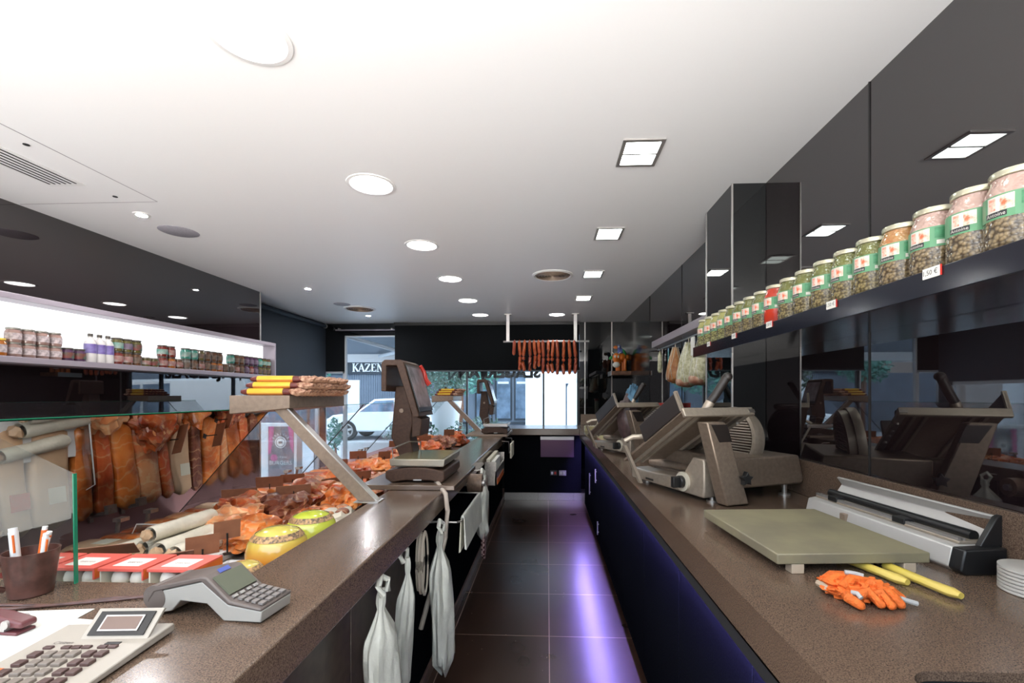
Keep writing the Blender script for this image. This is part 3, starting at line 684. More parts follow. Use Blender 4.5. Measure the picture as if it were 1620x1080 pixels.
# ------------------------------------------------------------------ near left worktop: mug, pens, terminal, calculator, papers
o = thing('pen_mug', 'dark brown tapered mug holding pens at the left picture edge', 'mug', (-1.172, .985, TOP), math.radians(-15))
BM = mat('brown_glazed_mug', (.10,.045,.035), .3, var=.3, vscale=40)
MB().lathe([(0,0),(.034,0),(.037,.003),(.048,.098),(.0485,.10),(.0455,.10),(.0345,.008),(0,.008)], 32).done('cup', BM, o)
m = MB(); m.tube([(-.015,-.044,.082),(-.018,-.062,.08),(-.02,-.068,.06),(-.017,-.06,.035),(-.013,-.038,.022)], .0065, 10); m.done('handle', BM, o)
WP, OP = M['white'], M['orange']
for i, (dx, dy, lean, top, lab) in enumerate(((-.033,-.012,(-.012,.0),WP,'thick white pen with orange band in the mug, leftmost'),(.0,.016,(.004,.012),OP,'orange pen with white clip standing upright in the mug'),
                              (.016,-.012,(.022,.012),OP,'orange pen leaning to the right in the mug'),(.026,.006,(.018,-.004),WP,'white pen leaning right over the mug rim'))):
    t = thing('pen', lab, 'pen', (-1.172+dx*.6, .985+dy*.6, TOP+.010), 0, 'pens in the brown mug')
    d = Vector((lean[0], lean[1], .11)).normalized(); L_ = .142 - .004*i
    MB().tube([d*0, d*L_*.94], .0058 if i else .0085, 12).done('barrel', WP if i in (0,3) else OP, t)
    MB().tube([d*L_*.94, d*L_], .0050 if i else .0078, 12).done('button', WP if i != 0 else WP, t)
    q = Vector((.0065,-.002,0)) if i else Vector((.006,-.0065,0))
    MB().tube([d*L_*.9+q, d*L_*.62+q], .0022, 6).done('clip', WP if i in (1,2) else OP, t)
# payment terminal
o = thing('payment_terminal', 'grey card payment terminal with small screen and keypad', 'payment terminal', (-.69, .93, TOP), math.radians(-7))
GT = mat('terminal_grey', (.12,.095,.085), .4); GL = mat('terminal_light_grey', (.38,.36,.33), .4)
MB().prism([(-.128,.022),(-.13,.046),(-.108,.060),(.0,.086),(.012,.085),(.065,.042),(.135,.032),(.135,.026),(.06,.034),(.0,.076),(-.11,.048)], -.045, .045, 'Y').done('top_cover', GT, o, bevel=.003)
MB().prism([(-.128,.006),(-.13,.024),(-.11,.047),(.0,.075),(.06,.033),(.135,.026),(.133,.004),(.05,.001),(.012,.032),(-.05,.034),(-.07,.012),(-.11,.002)], -.043, .043, 'Y').done('lower_shell', GL, o, bevel=.002)
MB().cyl((-.112,-.044,.035), .026, .088, 'Y', 24).done('paper_roll_cover', GT, o)
fr = frame((.038,0,.0645), (0,1,0), (-.053,0,.043))
sc = MB().box(-.036,-.024,.0,.036,.026,.003,fr).done('display', mat('terminal_lcd', (.13,.14,.10), .15), o)
k_ = MB()
for j in range(4): k_.box(-.034+j*.018,-.034,.0,-.022+j*.018,-.028,.003,fr)
k_.done('soft_keys', M['alu'], o)
fr2 = frame((.098,0,.0385), (0,1,0), (-.99,0,.14))
kk = MB()
for a in range(4):
    for b_ in range(4): kk.box(-.034+a*.0185,-.032+b_*.0155,0,-.021+a*.0185,-.022+b_*.0155,.004,fr2)
kk.done('keys', mat('terminal_key', (.22,.20,.19), .4), o)
mb = MB(); mb.box(-.014,.030,.0,.014,.040,.0008,fr); mb.done('badge', mat('blue_badge', (.10,.14,.45), .3), o)
# its cable
o = thing('terminal_cable', 'thin dark cable running left from the payment terminal', 'cable', (-.9, .93, TOP))
MB().tube([(-.79,.955,1.012),(-.86,.975,1.005),(-.95,.965,1.005),(-1.03,.93,1.005),(-1.12,.905,1.005),(-1.3,.90,1.005)], .0035, 8).done('lead', BM, o, w=True)
MB().tube([(-.78,.965,1.012),(-.86,.985,1.005),(-.94,.958,1.004),(-1.05,.925,1.004),(-1.3,.915,1.005)], .0035, 8).done('lead', BM, o, w=True)
# papers
for (x, y, rz, lab, dz) in ((-1.04,.76,.12,'white sheet of paper lying under the stapler',.0),(-.98,.73,-.10,'white sheet of paper lying beside the calculator',.0012)):
    t = thing('paper_sheet', lab, 'paper', (x, y, TOP+.0006+dz), rz, 'sheets of paper on the left worktop')
    MB().box(-.105,-.148,0,.105,.148,.001).done('sheet', M['paper'], t, smooth=False)
# calculator
o = thing('calculator', 'light grey desk calculator with raised display and dark keys', 'calculator', (-.80, .715, TOP+.003), math.radians(4))
CG = mat('calculator_grey', (.40,.36,.31), .4)
MB().prism([(-.125,.0),(-.125,.008),(.115,.015),(.118,.012),(.118,.0)], -.098, .098, 'X').done('body', CG, o, bevel=.003)
dp = MB().prism([(.062,.0125),(.068,.0125),(.108,.047),(.103,.050)], -.028, .090, 'X').done('display_panel', CG, o, bevel=.001)
fr = frame((.031,.0826,.0312), (1,0,0), (0,.041,.0375))
MB().box(-.049,-.021,.001,.049,.021,.003,fr).done('display_window', M['black'], dp)
MB().prism([(-.035,-.0145),(.035,-.0145),(.035,.0135),(-.035,.0135)], .003, .0048, 'Z', fr).done('lcd_frame', M['alu'], dp)
MB().box(-.032,-.0118,.003,.032,.0108,.0052,fr).done('lcd', mat('calculator_lcd', (.17,.11,.09), .2), dp)
kd = MB(); kg = MB(); sl = (.011)/.24
rows = [(.036,[-.055,-.025,-.008,.009,.036,.053],'d'),(.014,[-.055],'d'),(.014,[-.032,-.013,.007],'g'),(.014,[.033,.053],'d'),(-.010,[-.055],'d'),(-.010,[-.032,-.013,.007],'g'),(-.010,[.033,.053],'d'),
        (-.034,[-.055],'d'),(-.034,[-.032,-.013,.007],'g'),(-.034,[.033,.053],'d'),(-.058,[-.055],'d'),(-.058,[-.032,-.013,.007],'g'),(-.058,[.033,.053],'d'),(-.082,[-.055,-.032,-.013,.007,.033,.053],'d')]
for y, xs, c_ in rows:
    for x in xs:
        z = .008 + (y+.125)*.0292
        mm = kd if c_ == 'd' else kg; hh = .005 if y > .03 else .0075
        mm.box(x-.0075,y-(.004 if y > .03 else .0075),z-.001,x+.0075,y+(.004 if y > .03 else .0075),z+hh*.75)
kd.done('dark_keys', mat('dark_brown_key', (.085,.045,.04), .4), o, bevel=.0015); kg.done('number_keys', mat('grey_brown_key', (.20,.165,.14), .4), o, bevel=.0015)
MB().box(-.092,-.085,.008,-.068,-.02,.0125).done('orange_sticker', M['orange'], o); MB().box(.03,.045,.012,.055,.052,.0142).done('solar_strip', M['black'], o)
mb = MB(); lettering(mb, 'Citizen', .012, frame((-.045,.052,.0136), (1,0,0), (0,1,.0292))); mb.done('lettering', GT, o, smooth=False)
# stapler
o = thing('stapler', 'burgundy and silver stapler on the sheets at the left picture edge', 'stapler', (-1.06, .825, TOP+.003), math.radians(-4))
BG = mat('burgundy_plastic', (.13,.035,.04), .3)
MB().prism([(-.075,.0),(.075,.0),(.075,.006),(-.075,.008)], -.016, .016, 'Y').done('base', BG, o, bevel=.002)
MB().prism([(-.08,.02),(-.06,.042),(.03,.034),(.082,.024),(.082,.012),(-.08,.012)], -.014, .014, 'Y').done('arm', BG, o, bevel=.004)
MB().box(-.05,-.0165,.007,.05,.0165,.016).done('staple_rail', M['alu'], o); MB().cyl((.052,-.018,.02), .008, .036, 'Y', 12).done('pivot', M['alu'], o)

# ------------------------------------------------------------------ bags, rails and clutter hanging on the aisle side of the left worktop
def bag(name, lab, x, y, z0, z1, w0, d0, seed, knot=True, extra=None, group='white bags hanging under the left worktop'):
    t = thing(name, lab, 'bag', (x, y, z0), 0, group)
    H = z1-z0; m = MB(); seg, nr = 30, 26
    v = []
    for k in range(nr+1):
        u = k/nr; z = H*u
        if knot: wd = (.25+.75*min(1, u/.12))*(1-.15*u) if u < .72 else (.89-(u-.72)/.16*.68 if u < .88 else .21+.10*math.sin((u-.88)/.12*PI))
        else: wd = 1 - .55*max(0, u-.1)
        for j in range(seg):
            a = 2*PI*j/seg
            q = 1 + .24*noise.noise(Vector((math.cos(a)*1.6, math.sin(a)*1.6, u*2.2+seed))) + .13*math.sin(5*a+seed+u*3) + .07*math.sin(9*a-u*7)
            tw = .5*u*math.sin(seed)
            v.append(((d0*math.cos(a+tw))*wd*q*.5 + .012*math.sin(u*4+seed), (w0*math.sin(a+tw))*wd*q*.5, z + .03*noise.noise(Vector((a, seed, u)))*(1-u)))
    f = [(k*seg+j, k*seg+(j+1) % seg, (k+1)*seg+(j+1) % seg, (k+1)*seg+j) for k in range(nr) for j in range(seg)]
    m.verts_faces(v, f + [tuple(range(seg))[::-1], tuple(range(nr*seg, (nr+1)*seg))])
    m.done('body', M['bag'], t, ang=50)
    if knot:
        q = MB(); q.tube([(0,-.018,H-.012),(-.01,-.026,H+.02),(-.012,0,H+.042),(.0,.024,H+.022),(.004,.014,H-.012)], .010, 8); q.done('tied_loop', M['bag'], t)
        MB().tube([(-.012,0,H+.038),(-.035,0,H+.034),(-.085,0,H+.03)], .004, 6).done('hook', M['alu'], t)
    return t
bag('hanging_bag', 'white knotted bag hanging nearest of the row under the left worktop', -.50, 1.38, .34, .855, .16, .09, 1.3)
bag('hanging_bag', 'narrow folded white bag between the two wider hanging bags', -.52, 1.64, .36, .86, .085, .065, 4.1)
bag('hanging_bag', 'long shiny white knotted bag reaching almost to the floor', -.475, 2.04, .20, .845, .21, .09, 7.7)
t = bag('hanging_bag', 'pale bag with brown checkered cloth tip hanging farthest by the aisle', -.425, 3.02, .50, .92, .17, .08, 9.2)
ck = bpy.data.materials.new('checkered_cloth'); ck.use_nodes = True; nt = ck.node_tree; b_ = nt.nodes['Principled BSDF']
tc = nt.nodes.new('ShaderNodeTexCoord'); mp = nt.nodes.new('ShaderNodeMapping'); mp.inputs['Rotation'].default_value = (.78,.0,.0)
cx = nt.nodes.new('ShaderNodeTexChecker'); cx.inputs['Scale'].default_value = 45; cx.inputs[1].default_value = (.06,.015,.015,1); cx.inputs[2].default_value = (.50,.34,.32,1)
nt.links.new(tc.outputs['Object'], mp.inputs[0]); nt.links.new(mp.outputs[0], cx.inputs[0]); nt.links.new(cx.outputs[0], b_.inputs['Base Color'])
m = MB(); m.prism([(-.05,.06),(-.035,-.10),(-.0,-.14),(.035,-.10),(.055,.06)], -.012, .012, 'X'); m.done('checkered_cloth', ck, t, bevel=.006)
# cable coil
o = thing('cable_coil', 'bundle of pale coiled cable hanging between the white bags', 'cable', (-.52, 1.86, .60))
m = MB()
for k in range(7):
    w_, h_ = .035+.006*k, .14+.006*k
    m.tube([(.012*math.sin(k*2.1)+.004*k-.01, w_*.7*math.sin(2*PI*j/18), .16+h_*math.cos(2*PI*j/18)*.75) for j in range(19)], .0038, 6)
m.done('loops', mat('pale_cable', (.46,.40,.33), .5), o); MB().tube([(-.085,0,.26),(0,0,.265),(.01,.0,.255)], .004, 6).done('hook', M['alu'], o)
# towel rail with a draped sheaf of paper
o = thing('towel_rail', 'thin steel rail bracketed out from the left worktop, holding draped sheets', 'rail', (-.52, 2.4, .86))
m = MB(); m.tube([(-.60,2.10,.865),(-.42,2.10,.862),(-.405,2.12,.862),(-.405,2.72,.862),(-.42,2.74,.862),(-.60,2.74,.865)], .0045, 8); m.done('rod', M['steel'], o, w=True)
for y in (2.10,2.74): MB().cyl((-.605,y,.865), .014, .012, 'X', 12).done('mount', M['steel'], o, w=True)
o = thing('draped_sheets', 'sheaf of pale sheets draped over the thin steel rail', 'paper', (-.405, 2.42, .70))
m = MB(); n = 10
for sgn, ln, th_, mi in ((1,.155,.006,0),(-1,.17,.006,1)):
    m.mi = mi; pts = []
    prof = [(sgn*(.0085+.010*(k/n)), .8685-ln*(k/n)**1.15) for k in range(n+1)]
    inner = [(sgn*(.0055+.004*(k/n)), .8685-ln*.97*(k/n)**1.15) for k in range(n+1)]
    m.prism([(-.405+x, z) for x, z in prof] + [(-.405+x, z) for x, z in inner[::-1]], 2.16, 2.68, 'Y')
m.mi = 0; m.prism([(-.4135,.866),(-.411,.876),(-.405,.8795),(-.399,.876),(-.3965,.866)], 2.16, 2.68, 'Y')
m.done('sheets', [M['bag'], M['cream']], o, w=True)
o = thing('tape_roll', 'thick brown roll hanging on the bracket behind the draped sheets', 'roll', (-.455, 2.86, .90))
MB().lathe([(.026,-.045),(.055,-.045),(.057,-.03),(.057,.03),(.055,.045),(.026,.045),(.026,-.045)], 28, Matrix.Rotation(PI/2,4,'Y')).done('roll', mat('brown_roll', (.20,.13,.09), .45, var=.2, vscale=50), o)
MB().tube([(-.10,0,.0),(.06,0,.0)], .02, 12).done('core', M['alu'], o)
# steel box rack with papers further along
o = thing('hanging_paper_rack', 'small steel rack of boxes and folded papers by the farther scale', 'rack', (-.44, 3.9, .74))
m = MB(); m.box(-.49,3.55,.74,-.40,3.56,.93); m.box(-.49,4.20,.74,-.40,4.21,.93); m.box(-.49,3.55,.74,-.40,4.21,.75); m.box(-.41,3.55,.74,-.40,4.21,.86); m.done('box', M['steel'], o, w=True)
MB().box(-.48,3.57,.755,-.45,4.15,.95).done('folder', M['cream'], o, w=True); MB().box(-.445,3.60,.755,-.415,4.0,.93).done('folder', M['paper'], o, w=True)
MB().box(-.402,3.62,.742,-.396,4.10,.79).done('orange_label', M['orange'], o, w=True)
o = thing('hanging_wire_holder', 'bent wire holder with cream pad below the farther scale', 'holder', (-.44, 4.95, .80))
m = MB(); m.tube([(-.47,4.7,.98),(-.40,4.7,.975),(-.395,4.7,.86),(-.395,5.1,.86),(-.40,5.1,.975),(-.47,5.1,.98)], .005, 6); m.done('wire', M['steel'], o, w=True)
MB().box(-.388,4.72,.80,-.372,5.06,.95).done('pad', M['cream'], o, w=True)
o = thing('hanging_hose', 'brown hose hanging under the left worktop beside the checkered cloth', 'hose', (-.43, 3.2, .4))
MB().tube([(-.50,3.3,.90),(-.44,3.25,.86),(-.425,3.22,.66),(-.43,3.18,.44)], .012, 10).done('hose', mat('brown_hose', (.16,.11,.09), .5), o, w=True)
# ------------------------------------------------------------------ goods in the display case
def deck_z(x): return .872 + (x+.765)*.0284
MT = {'red': mat('red_meat', (.62,.085,.02), .3, col2=(.74,.19,.05), vscale=14, bump=.4, bscale=40, coat=.3),
      'orange': mat('orange_meat', (.80,.19,.03), .3, col2=(.86,.30,.07), vscale=10, bump=.3, bscale=30, coat=.3),
      'dark': mat('dark_meat', (.22,.055,.025), .35, col2=(.36,.12,.06), vscale=16, bump=.5, bscale=50, coat=.2),
      'fat': mat('fatty_meat', (.80,.38,.17), .35, col2=(.74,.20,.05), vscale=9, bump=.3, bscale=30, coat=.3),
      'salami': mat('salami_skin', (.40,.13,.06), .45, col2=(.62,.40,.28), vscale=45, bump=.4, bscale=80),
      'pale': mat('pale_wrap', (.72,.66,.54), .45, var=.10, vscale=14, bump=.7, bscale=22), 'beige': mat('beige_wrap', (.62,.40,.24), .45, var=.1, vscale=8)}
def meat(name, lab, cat, x, y, rad, kind, seed, rz=0, amp=.22, lift=0, fat=False, freq=1.6, sub=4):
    z = deck_z(x) + rad[2]*.86 + lift
    t = thing(name, lab, cat, (x, y, z - rad[2]*.9), rz)
    MB().blob((0,0,rad[2]*.9), rad, seed, amp, freq, 4).done('cut', MT[kind], t)
    if fat: MB().blob((rad[0]*.1,0,rad[2]*1.02), (rad[0]*.96,rad[1]*.96,rad[2]*.86), seed, amp, freq, 4).done('fat_layer', MT['fat'], t)
    return t
for k in ('red','orange','dark','fat'):
    m_ = MT[k]; nt = m_.node_tree; b_ = nt.nodes['Principled BSDF']; src = b_.inputs['Base Color'].links[0].from_socket
    tc = nt.nodes.new('ShaderNodeTexCoord'); oi = nt.nodes.new('ShaderNodeObjectInfo'); ad = nt.nodes.new('ShaderNodeVectorMath'); ad.operation = 'ADD'
    nt.links.new(tc.outputs['Object'], ad.inputs[0]); nt.links.new(oi.outputs['Random'], ad.inputs[1])
    wv = nt.nodes.new('ShaderNodeTexWave'); wv.inputs['Scale'].default_value = 6; wv.inputs['Distortion'].default_value = 16; wv.inputs['Detail'].default_value = 3; wv.inputs['Detail Scale'].default_value = 1.4
    nt.links.new(ad.outputs[0], wv.inputs['Vector'])
    r_ = nt.nodes.new('ShaderNodeValToRGB'); r_.color_ramp.elements[0].position = .80; r_.color_ramp.elements[1].position = .97; r_.color_ramp.elements[1].color = (.42,.42,.42,1) if k != 'fat' else (.75,.75,.75,1); nt.links.new(wv.outputs['Fac'], r_.inputs['Fac'])
    mx = nt.nodes.new('ShaderNodeMixRGB'); mx.inputs[2].default_value = (.82,.50,.26,1); nt.links.new(r_.outputs[0], mx.inputs[0]); nt.links.new(src, mx.inputs[1])
    nz = nt.nodes.new('ShaderNodeTexNoise'); nz.inputs['Scale'].default_value = 7; nz.inputs['Detail'].default_value = 5; nt.links.new(ad.outputs[0], nz.inputs['Vector'])
    r2 = nt.nodes.new('ShaderNodeValToRGB'); r2.color_ramp.elements[0].position = .36; r2.color_ramp.elements[0].color = (.42,.30,.26,1); r2.color_ramp.elements[1].position = .55; r2.color_ramp.elements[1].color = (1,1,1,1); nt.links.new(nz.outputs['Fac'], r2.inputs['Fac'])
    ml = nt.nodes.new('ShaderNodeMixRGB'); ml.blend_type = 'MULTIPLY'; ml.inputs[0].default_value = 1; nt.links.new(mx.outputs[0], ml.inputs[1]); nt.links.new(r2.outputs[0], ml.inputs[2])
    nt.links.new(ml.outputs[0], b_.inputs['Base Color'])
def tray(x, y, w_, d_, lab, m_='white'):
    t = thing('tray', lab, 'tray', (x, y, deck_z(x)))
    MB().box(-w_/2,-d_/2,.001,w_/2,d_/2,.006).done('base', M[m_], t)
    m = MB()
    for (a,b_,c,d) in ((-w_/2,-d_/2,w_/2,-d_/2+.006),(-w_/2,d_/2-.006,w_/2,d_/2),(-w_/2,-d_/2,-w_/2+.006,d_/2),(w_/2-.006,-d_/2,w_/2,d_/2)): m.box(a,b_,.006,c,d,.022)
    m.done('rim', M[m_], t)
def price_card(x, y, rz, lab, tilt=.35, w_=.11, h_=.065, z=0, dark=False):
    t = thing('price_card', lab, 'price card', (x, y, deck_z(x)+z), rz, 'brown price cards in the meat case')
    m_ = MB().box(-w_/2,-.0012,0,w_/2,.0012,h_, Matrix.Translation((0,0,.055)) @ Matrix.Rotation(tilt,4,'X')).done('card', M['cardbrown'], t, smooth=False)
    MB().tube([(0,-.004,.0),(0,-.004,.075)], .003, 6).box(-.012,-.012,0,.012,.008,.004).done('holder', M['black'], t)
# egg boxes and eggs at the near end
eb = thing('egg_box', '', 'egg box', (0,0,0), 0, 'red-lidded egg boxes at the near end of the case')
m = MB(); m.box(-.058,-.05,.0,.058,.05,.004)
for (a,b_,c,d) in ((-.058,-.05,-.054,.05),(.054,-.05,.058,.05),(-.058,.046,.058,.05)): m.box(a,b_,.004,c,d,.052)
m.done('tray', M['cream'], eb)
m = MB(); m.box(-.060,-.054,.052,.060,.054,.060); m.box(.056,-.054,.030,.060,.054,.052); m.done('lid', mat('egg_box_red', (.74,.13,.10), .5), eb, bevel=.001)
MB().box(.0602,-.052,.034,.0608,.052,.056).done('side_strip', M['orange'], eb); MB().box(-.038,-.036,.060,.032,.02,.0606).done('label', M['paper'], eb)
mb = MB(); lettering(mb, 'eieren', .016, frame((0,-.01,.0609), (1,0,0), (0,1,0))); mb.done('lettering', MT['dark'], eb, smooth=False)
egg = thing('egg', '', 'egg', (0,0,0), 0, 'eggs in the red boxes')
MB().lathe([(0,0),(.0125,.003),(.0195,.012),(.0205,.021),(.017,.034),(.009,.043),(0,.0455)], 18).done('shell', mat('egg_shell', (.78,.72,.63), .5), egg)
fe = True
for i, x in enumerate((-1.345,-1.215,-1.085,-.955)):
    lab = 'red-lidded white egg box in the near end of the case, %s from the mug side' % ORD[i]; zz = .951
    if i == 0: eb.location = (x, 1.165, zz); eb['label'] = lab
    else: dup(eb, (x, 1.165, zz), label=lab)
    for k in range(2):
        lab = 'white egg showing at the front of the %s red-lidded box, %s' % (ORD[i], ('left','right')[k])
        p = (x-.026+.05*k, 1.142, zz+.0045)
        if fe: egg.location = p; egg['label'] = lab; fe = False
        else: dup(egg, p, label=lab)
o = thing('tray', 'long pale riser under the egg boxes', 'tray', (-1.15, 1.17, .868)); MB().box(-.29,-.05,.0,.29,.07,.075).box(-.30,-.065,.075,.30,.075,.082).done('base', M['white'], o)
# wrapped parcels and paper rolls
def roll(x, y, ln, r_, rz, lab, kind='pale', lift=0):
    t = thing('wrapped_roll', lab, 'wrapped parcel', (x, y+.07, deck_z(x)+lift+.035), rz, 'white wrapped rolls in the near part of the case')
    mm = Matrix.Translation((0,0,r_*1.02)) @ Matrix.Rotation(PI/2,4,'Y')
    MB().lathe([(r_*.6,-ln/2+.012),(r_*.92,-ln/2),(r_,-ln/2+.02),(r_*.93,-ln*.1),(r_*1.03,ln*.2),(r_*1.02,ln/2-.01),(r_*.8,ln/2),(r_*.6,ln/2-.006)], 14, mm).done('wrap', MT[kind], t)
    q = MB(); q.blob((-ln/2-.012,0,r_), (.018,r_*.72,r_*.7), int(x*100), .5, 2.4, 2); q.done('gathered_end', MT['beige'], t)
    return t
t = thing('tray', 'white riser tray under the paper rolls', 'tray', (-1.32, 1.60, deck_z(-1.32)), 0); MB().box(-.20,-.13,.0,.16,.15,.034).done('base', M['white'], t, bevel=.003)
roll(-1.385,1.585,.27,.030,1.42,'white paper roll at the back of the near pile, partly covered by a brown card')
roll(-1.305,1.55,.27,.032,1.50,'white paper roll in the middle of the near pile')
roll(-1.215,1.50,.24,.031,1.46,'white printed paper roll at the front of the near pile')
roll(-1.345,1.56,.26,.028,1.46,'white paper roll resting on top of the near pile','pale',.056)
roll(-1.47,1.50,.22,.026,1.40,'slim cream roll behind the egg boxes, left of the roll pile')
slab_spec = [('beige','wrap',.155),('beige','wrap',.15),('dark','cut',.06),('beige','wrap',.09),('beige','wrap',.14),('orange','cut',.075),('red','cut',.075),('orange','cut',.11),('fat','cut',.12),('red','cut',.06),('beige','wrap',.12),
             ('dark','cut',.07),('orange','cut',.12),('fat','cut',.06),('orange','cut',.12),('red','cut',.09),('dark','cut',.08),('orange','cut',.14),('fat','cut',.10),('red','cut',.12),('orange','cut',.13),('dark','cut',.10),('red','cut',.14),('orange','cut',.15)]
yy = 1.09
for i, (k, pn, wd) in enumerate(slab_spec):
    lab = 'long %s lying crosswise against the front glass, %s from the end panel' % ({'beige':'beige wrapped slab','dark':'dark smoked slab','orange':'orange meat strip','red':'red meat strip','fat':'fatty bacon strip'}[k], ORD[i] if i < 22 else ('twenty-third','twenty-fourth')[i-22])
    x = -1.555; nearer = i < 5
    t = thing('wrapped_slab' if k == 'beige' else 'meat_strip', lab, 'wrapped parcel' if k == 'beige' else 'meat', (x, yy+wd/2, deck_z(x)+.004), 0, 'slabs along the front glass')
    m = MB(); nx = 14; hgt = .05 if k == 'beige' else .045
    v = []
    for a in range(nx+1):
        u = a/nx; xx = -.225+.39*u
        for b in range(12):
            an = 2*PI*b/12; wob = 1+.16*noise.noise(Vector((u*3, an, i*2.7)))*(0 if k == 'beige' else 1.6)
            e = min(1, (min(u, 1-u)*nx+.35)/1.4)
            v.append((xx, math.copysign(abs(math.cos(an))**.55, math.cos(an))*wd*.47*wob*e + .012*math.sin(u*3+i), hgt*(.5+.5*math.copysign(abs(math.sin(an))**.6, math.sin(an))*(wob if math.sin(an) > 0 else 1)*e)))
    m.verts_faces(v, [(a*12+b, a*12+(b+1)%12, (a+1)*12+(b+1)%12, (a+1)*12+b) for a in range(nx) for b in range(12)]+[tuple(range(12))[::-1], tuple(range(nx*12, nx*12+12))])
    m.done(pn, MT[k], t, ang=60)
    if k == 'beige': MB().box(-.13,-.03,hgt+.0,-.07,.03,hgt+.001).done('label', M['red'] if i % 2 else M['cream'], t)
    yy += wd+.006
# potted spreads by the worktop edge
def tub(x, y, r_, lab, c1, c2, rz):
    gm = mat('tinted_pot', c1, .15, coat=.6)
    nt = gm.node_tree; b_ = nt.nodes['Principled BSDF']; tc = nt.nodes.new('ShaderNodeTexCoord'); sp = nt.nodes.new('ShaderNodeSeparateXYZ')
    mr = nt.nodes.new('ShaderNodeMapRange'); mr.inputs[1].default_value = r_*.35; mr.inputs[2].default_value = r_*1.25
    rp = nt.nodes.new('ShaderNodeValToRGB'); rp.color_ramp.elements[0].color = (*c2,1); rp.color_ramp.elements[1].color = (*c1,1)
    nt.links.new(tc.outputs['Object'], sp.inputs[0]); nt.links.new(sp.outputs[2], mr.inputs[0]); nt.links.new(mr.outputs[0], rp.inputs[0]); nt.links.new(rp.outputs[0], b_.inputs['Base Color'])
    t = thing('spread_pot', lab, 'pot', (x, y, deck_z(x)+.01), rz, 'tinted round pots beside the worktop edge')
    MB().lathe([(0,0),(r_*.75,0),(r_*.97,r_*.25),(r_,r_*.6),(r_*.92,r_*1.0),(r_*.7,r_*1.28),(r_*.4,r_*1.42),(0,r_*1.46)], 30).done('pot', gm, t)
    MB().lathe([(r_*.845,r_*1.11),(r_*.855,r_*1.115),(r_*.70,r_*1.30),(r_*.69,r_*1.295)], 30).done('printed_band', mat('floral_band', (.10,.07,.05), .4, col2=(.62,.36,.16), vscale=110), t)
tub(-.895,1.475,.095,'round pot fading from orange to yellow with printed band beside worktop',(.60,.52,.10),(.72,.22,.03),1.2)
tub(-.90,1.70,.092,'lime yellow round pot with printed band beside the worktop edge',(.52,.58,.05),(.62,.62,.12),1.2)
tub(-.885,1.285,.062,'small yellow pot with flower sticker right behind the payment terminal',(.60,.48,.12),(.62,.36,.08),.4)
t = thing('sandwich_pack', 'clear bag of pale rolls next to the lime yellow pot', 'bag', (-.90, 1.90, deck_z(-.9)), .2)
MB().blob((0,0,.05), (.08,.13,.05), 5, .3, 2.4, 3).done('contents', MT['pale'], t)
for k in range(4): MB().blob((random.uniform(-.04,.04),random.uniform(-.09,.09),.085), (.03,.04,.02), k, .3, 2, 2).done('filling', MT['dark' if k % 2 else 'fat'], t)
tray(-1.02,1.42,.15,.20,'white tray with pale goods beside the orange and yellow pot')
t = thing('sliced_ham_pack', 'flat pack of pink slices on the white tray behind the payment terminal', 'meat', (-1.02, 1.42, deck_z(-1.02)+.007)); MB().blob((0,0,.012), (.055,.075,.012), 3, .2, 2, 3).done('slices', MT['fat'], t)
# clear divider
t = thing('divider', 'clear plastic divider sheet standing across the meat case', 'divider', (-1.44, 1.75, deck_z(-1.44)))
MB().box(-.20,-.002,.0,.18,.002,.085).done('sheet', M['plexi'], t, smooth=False)
m = MB(); m.tube([(-.24,0,.0),(-.20,0,.085),(.18,0,.085)], .0025, 6); m.done('edge', M['plexi_edge'], t)
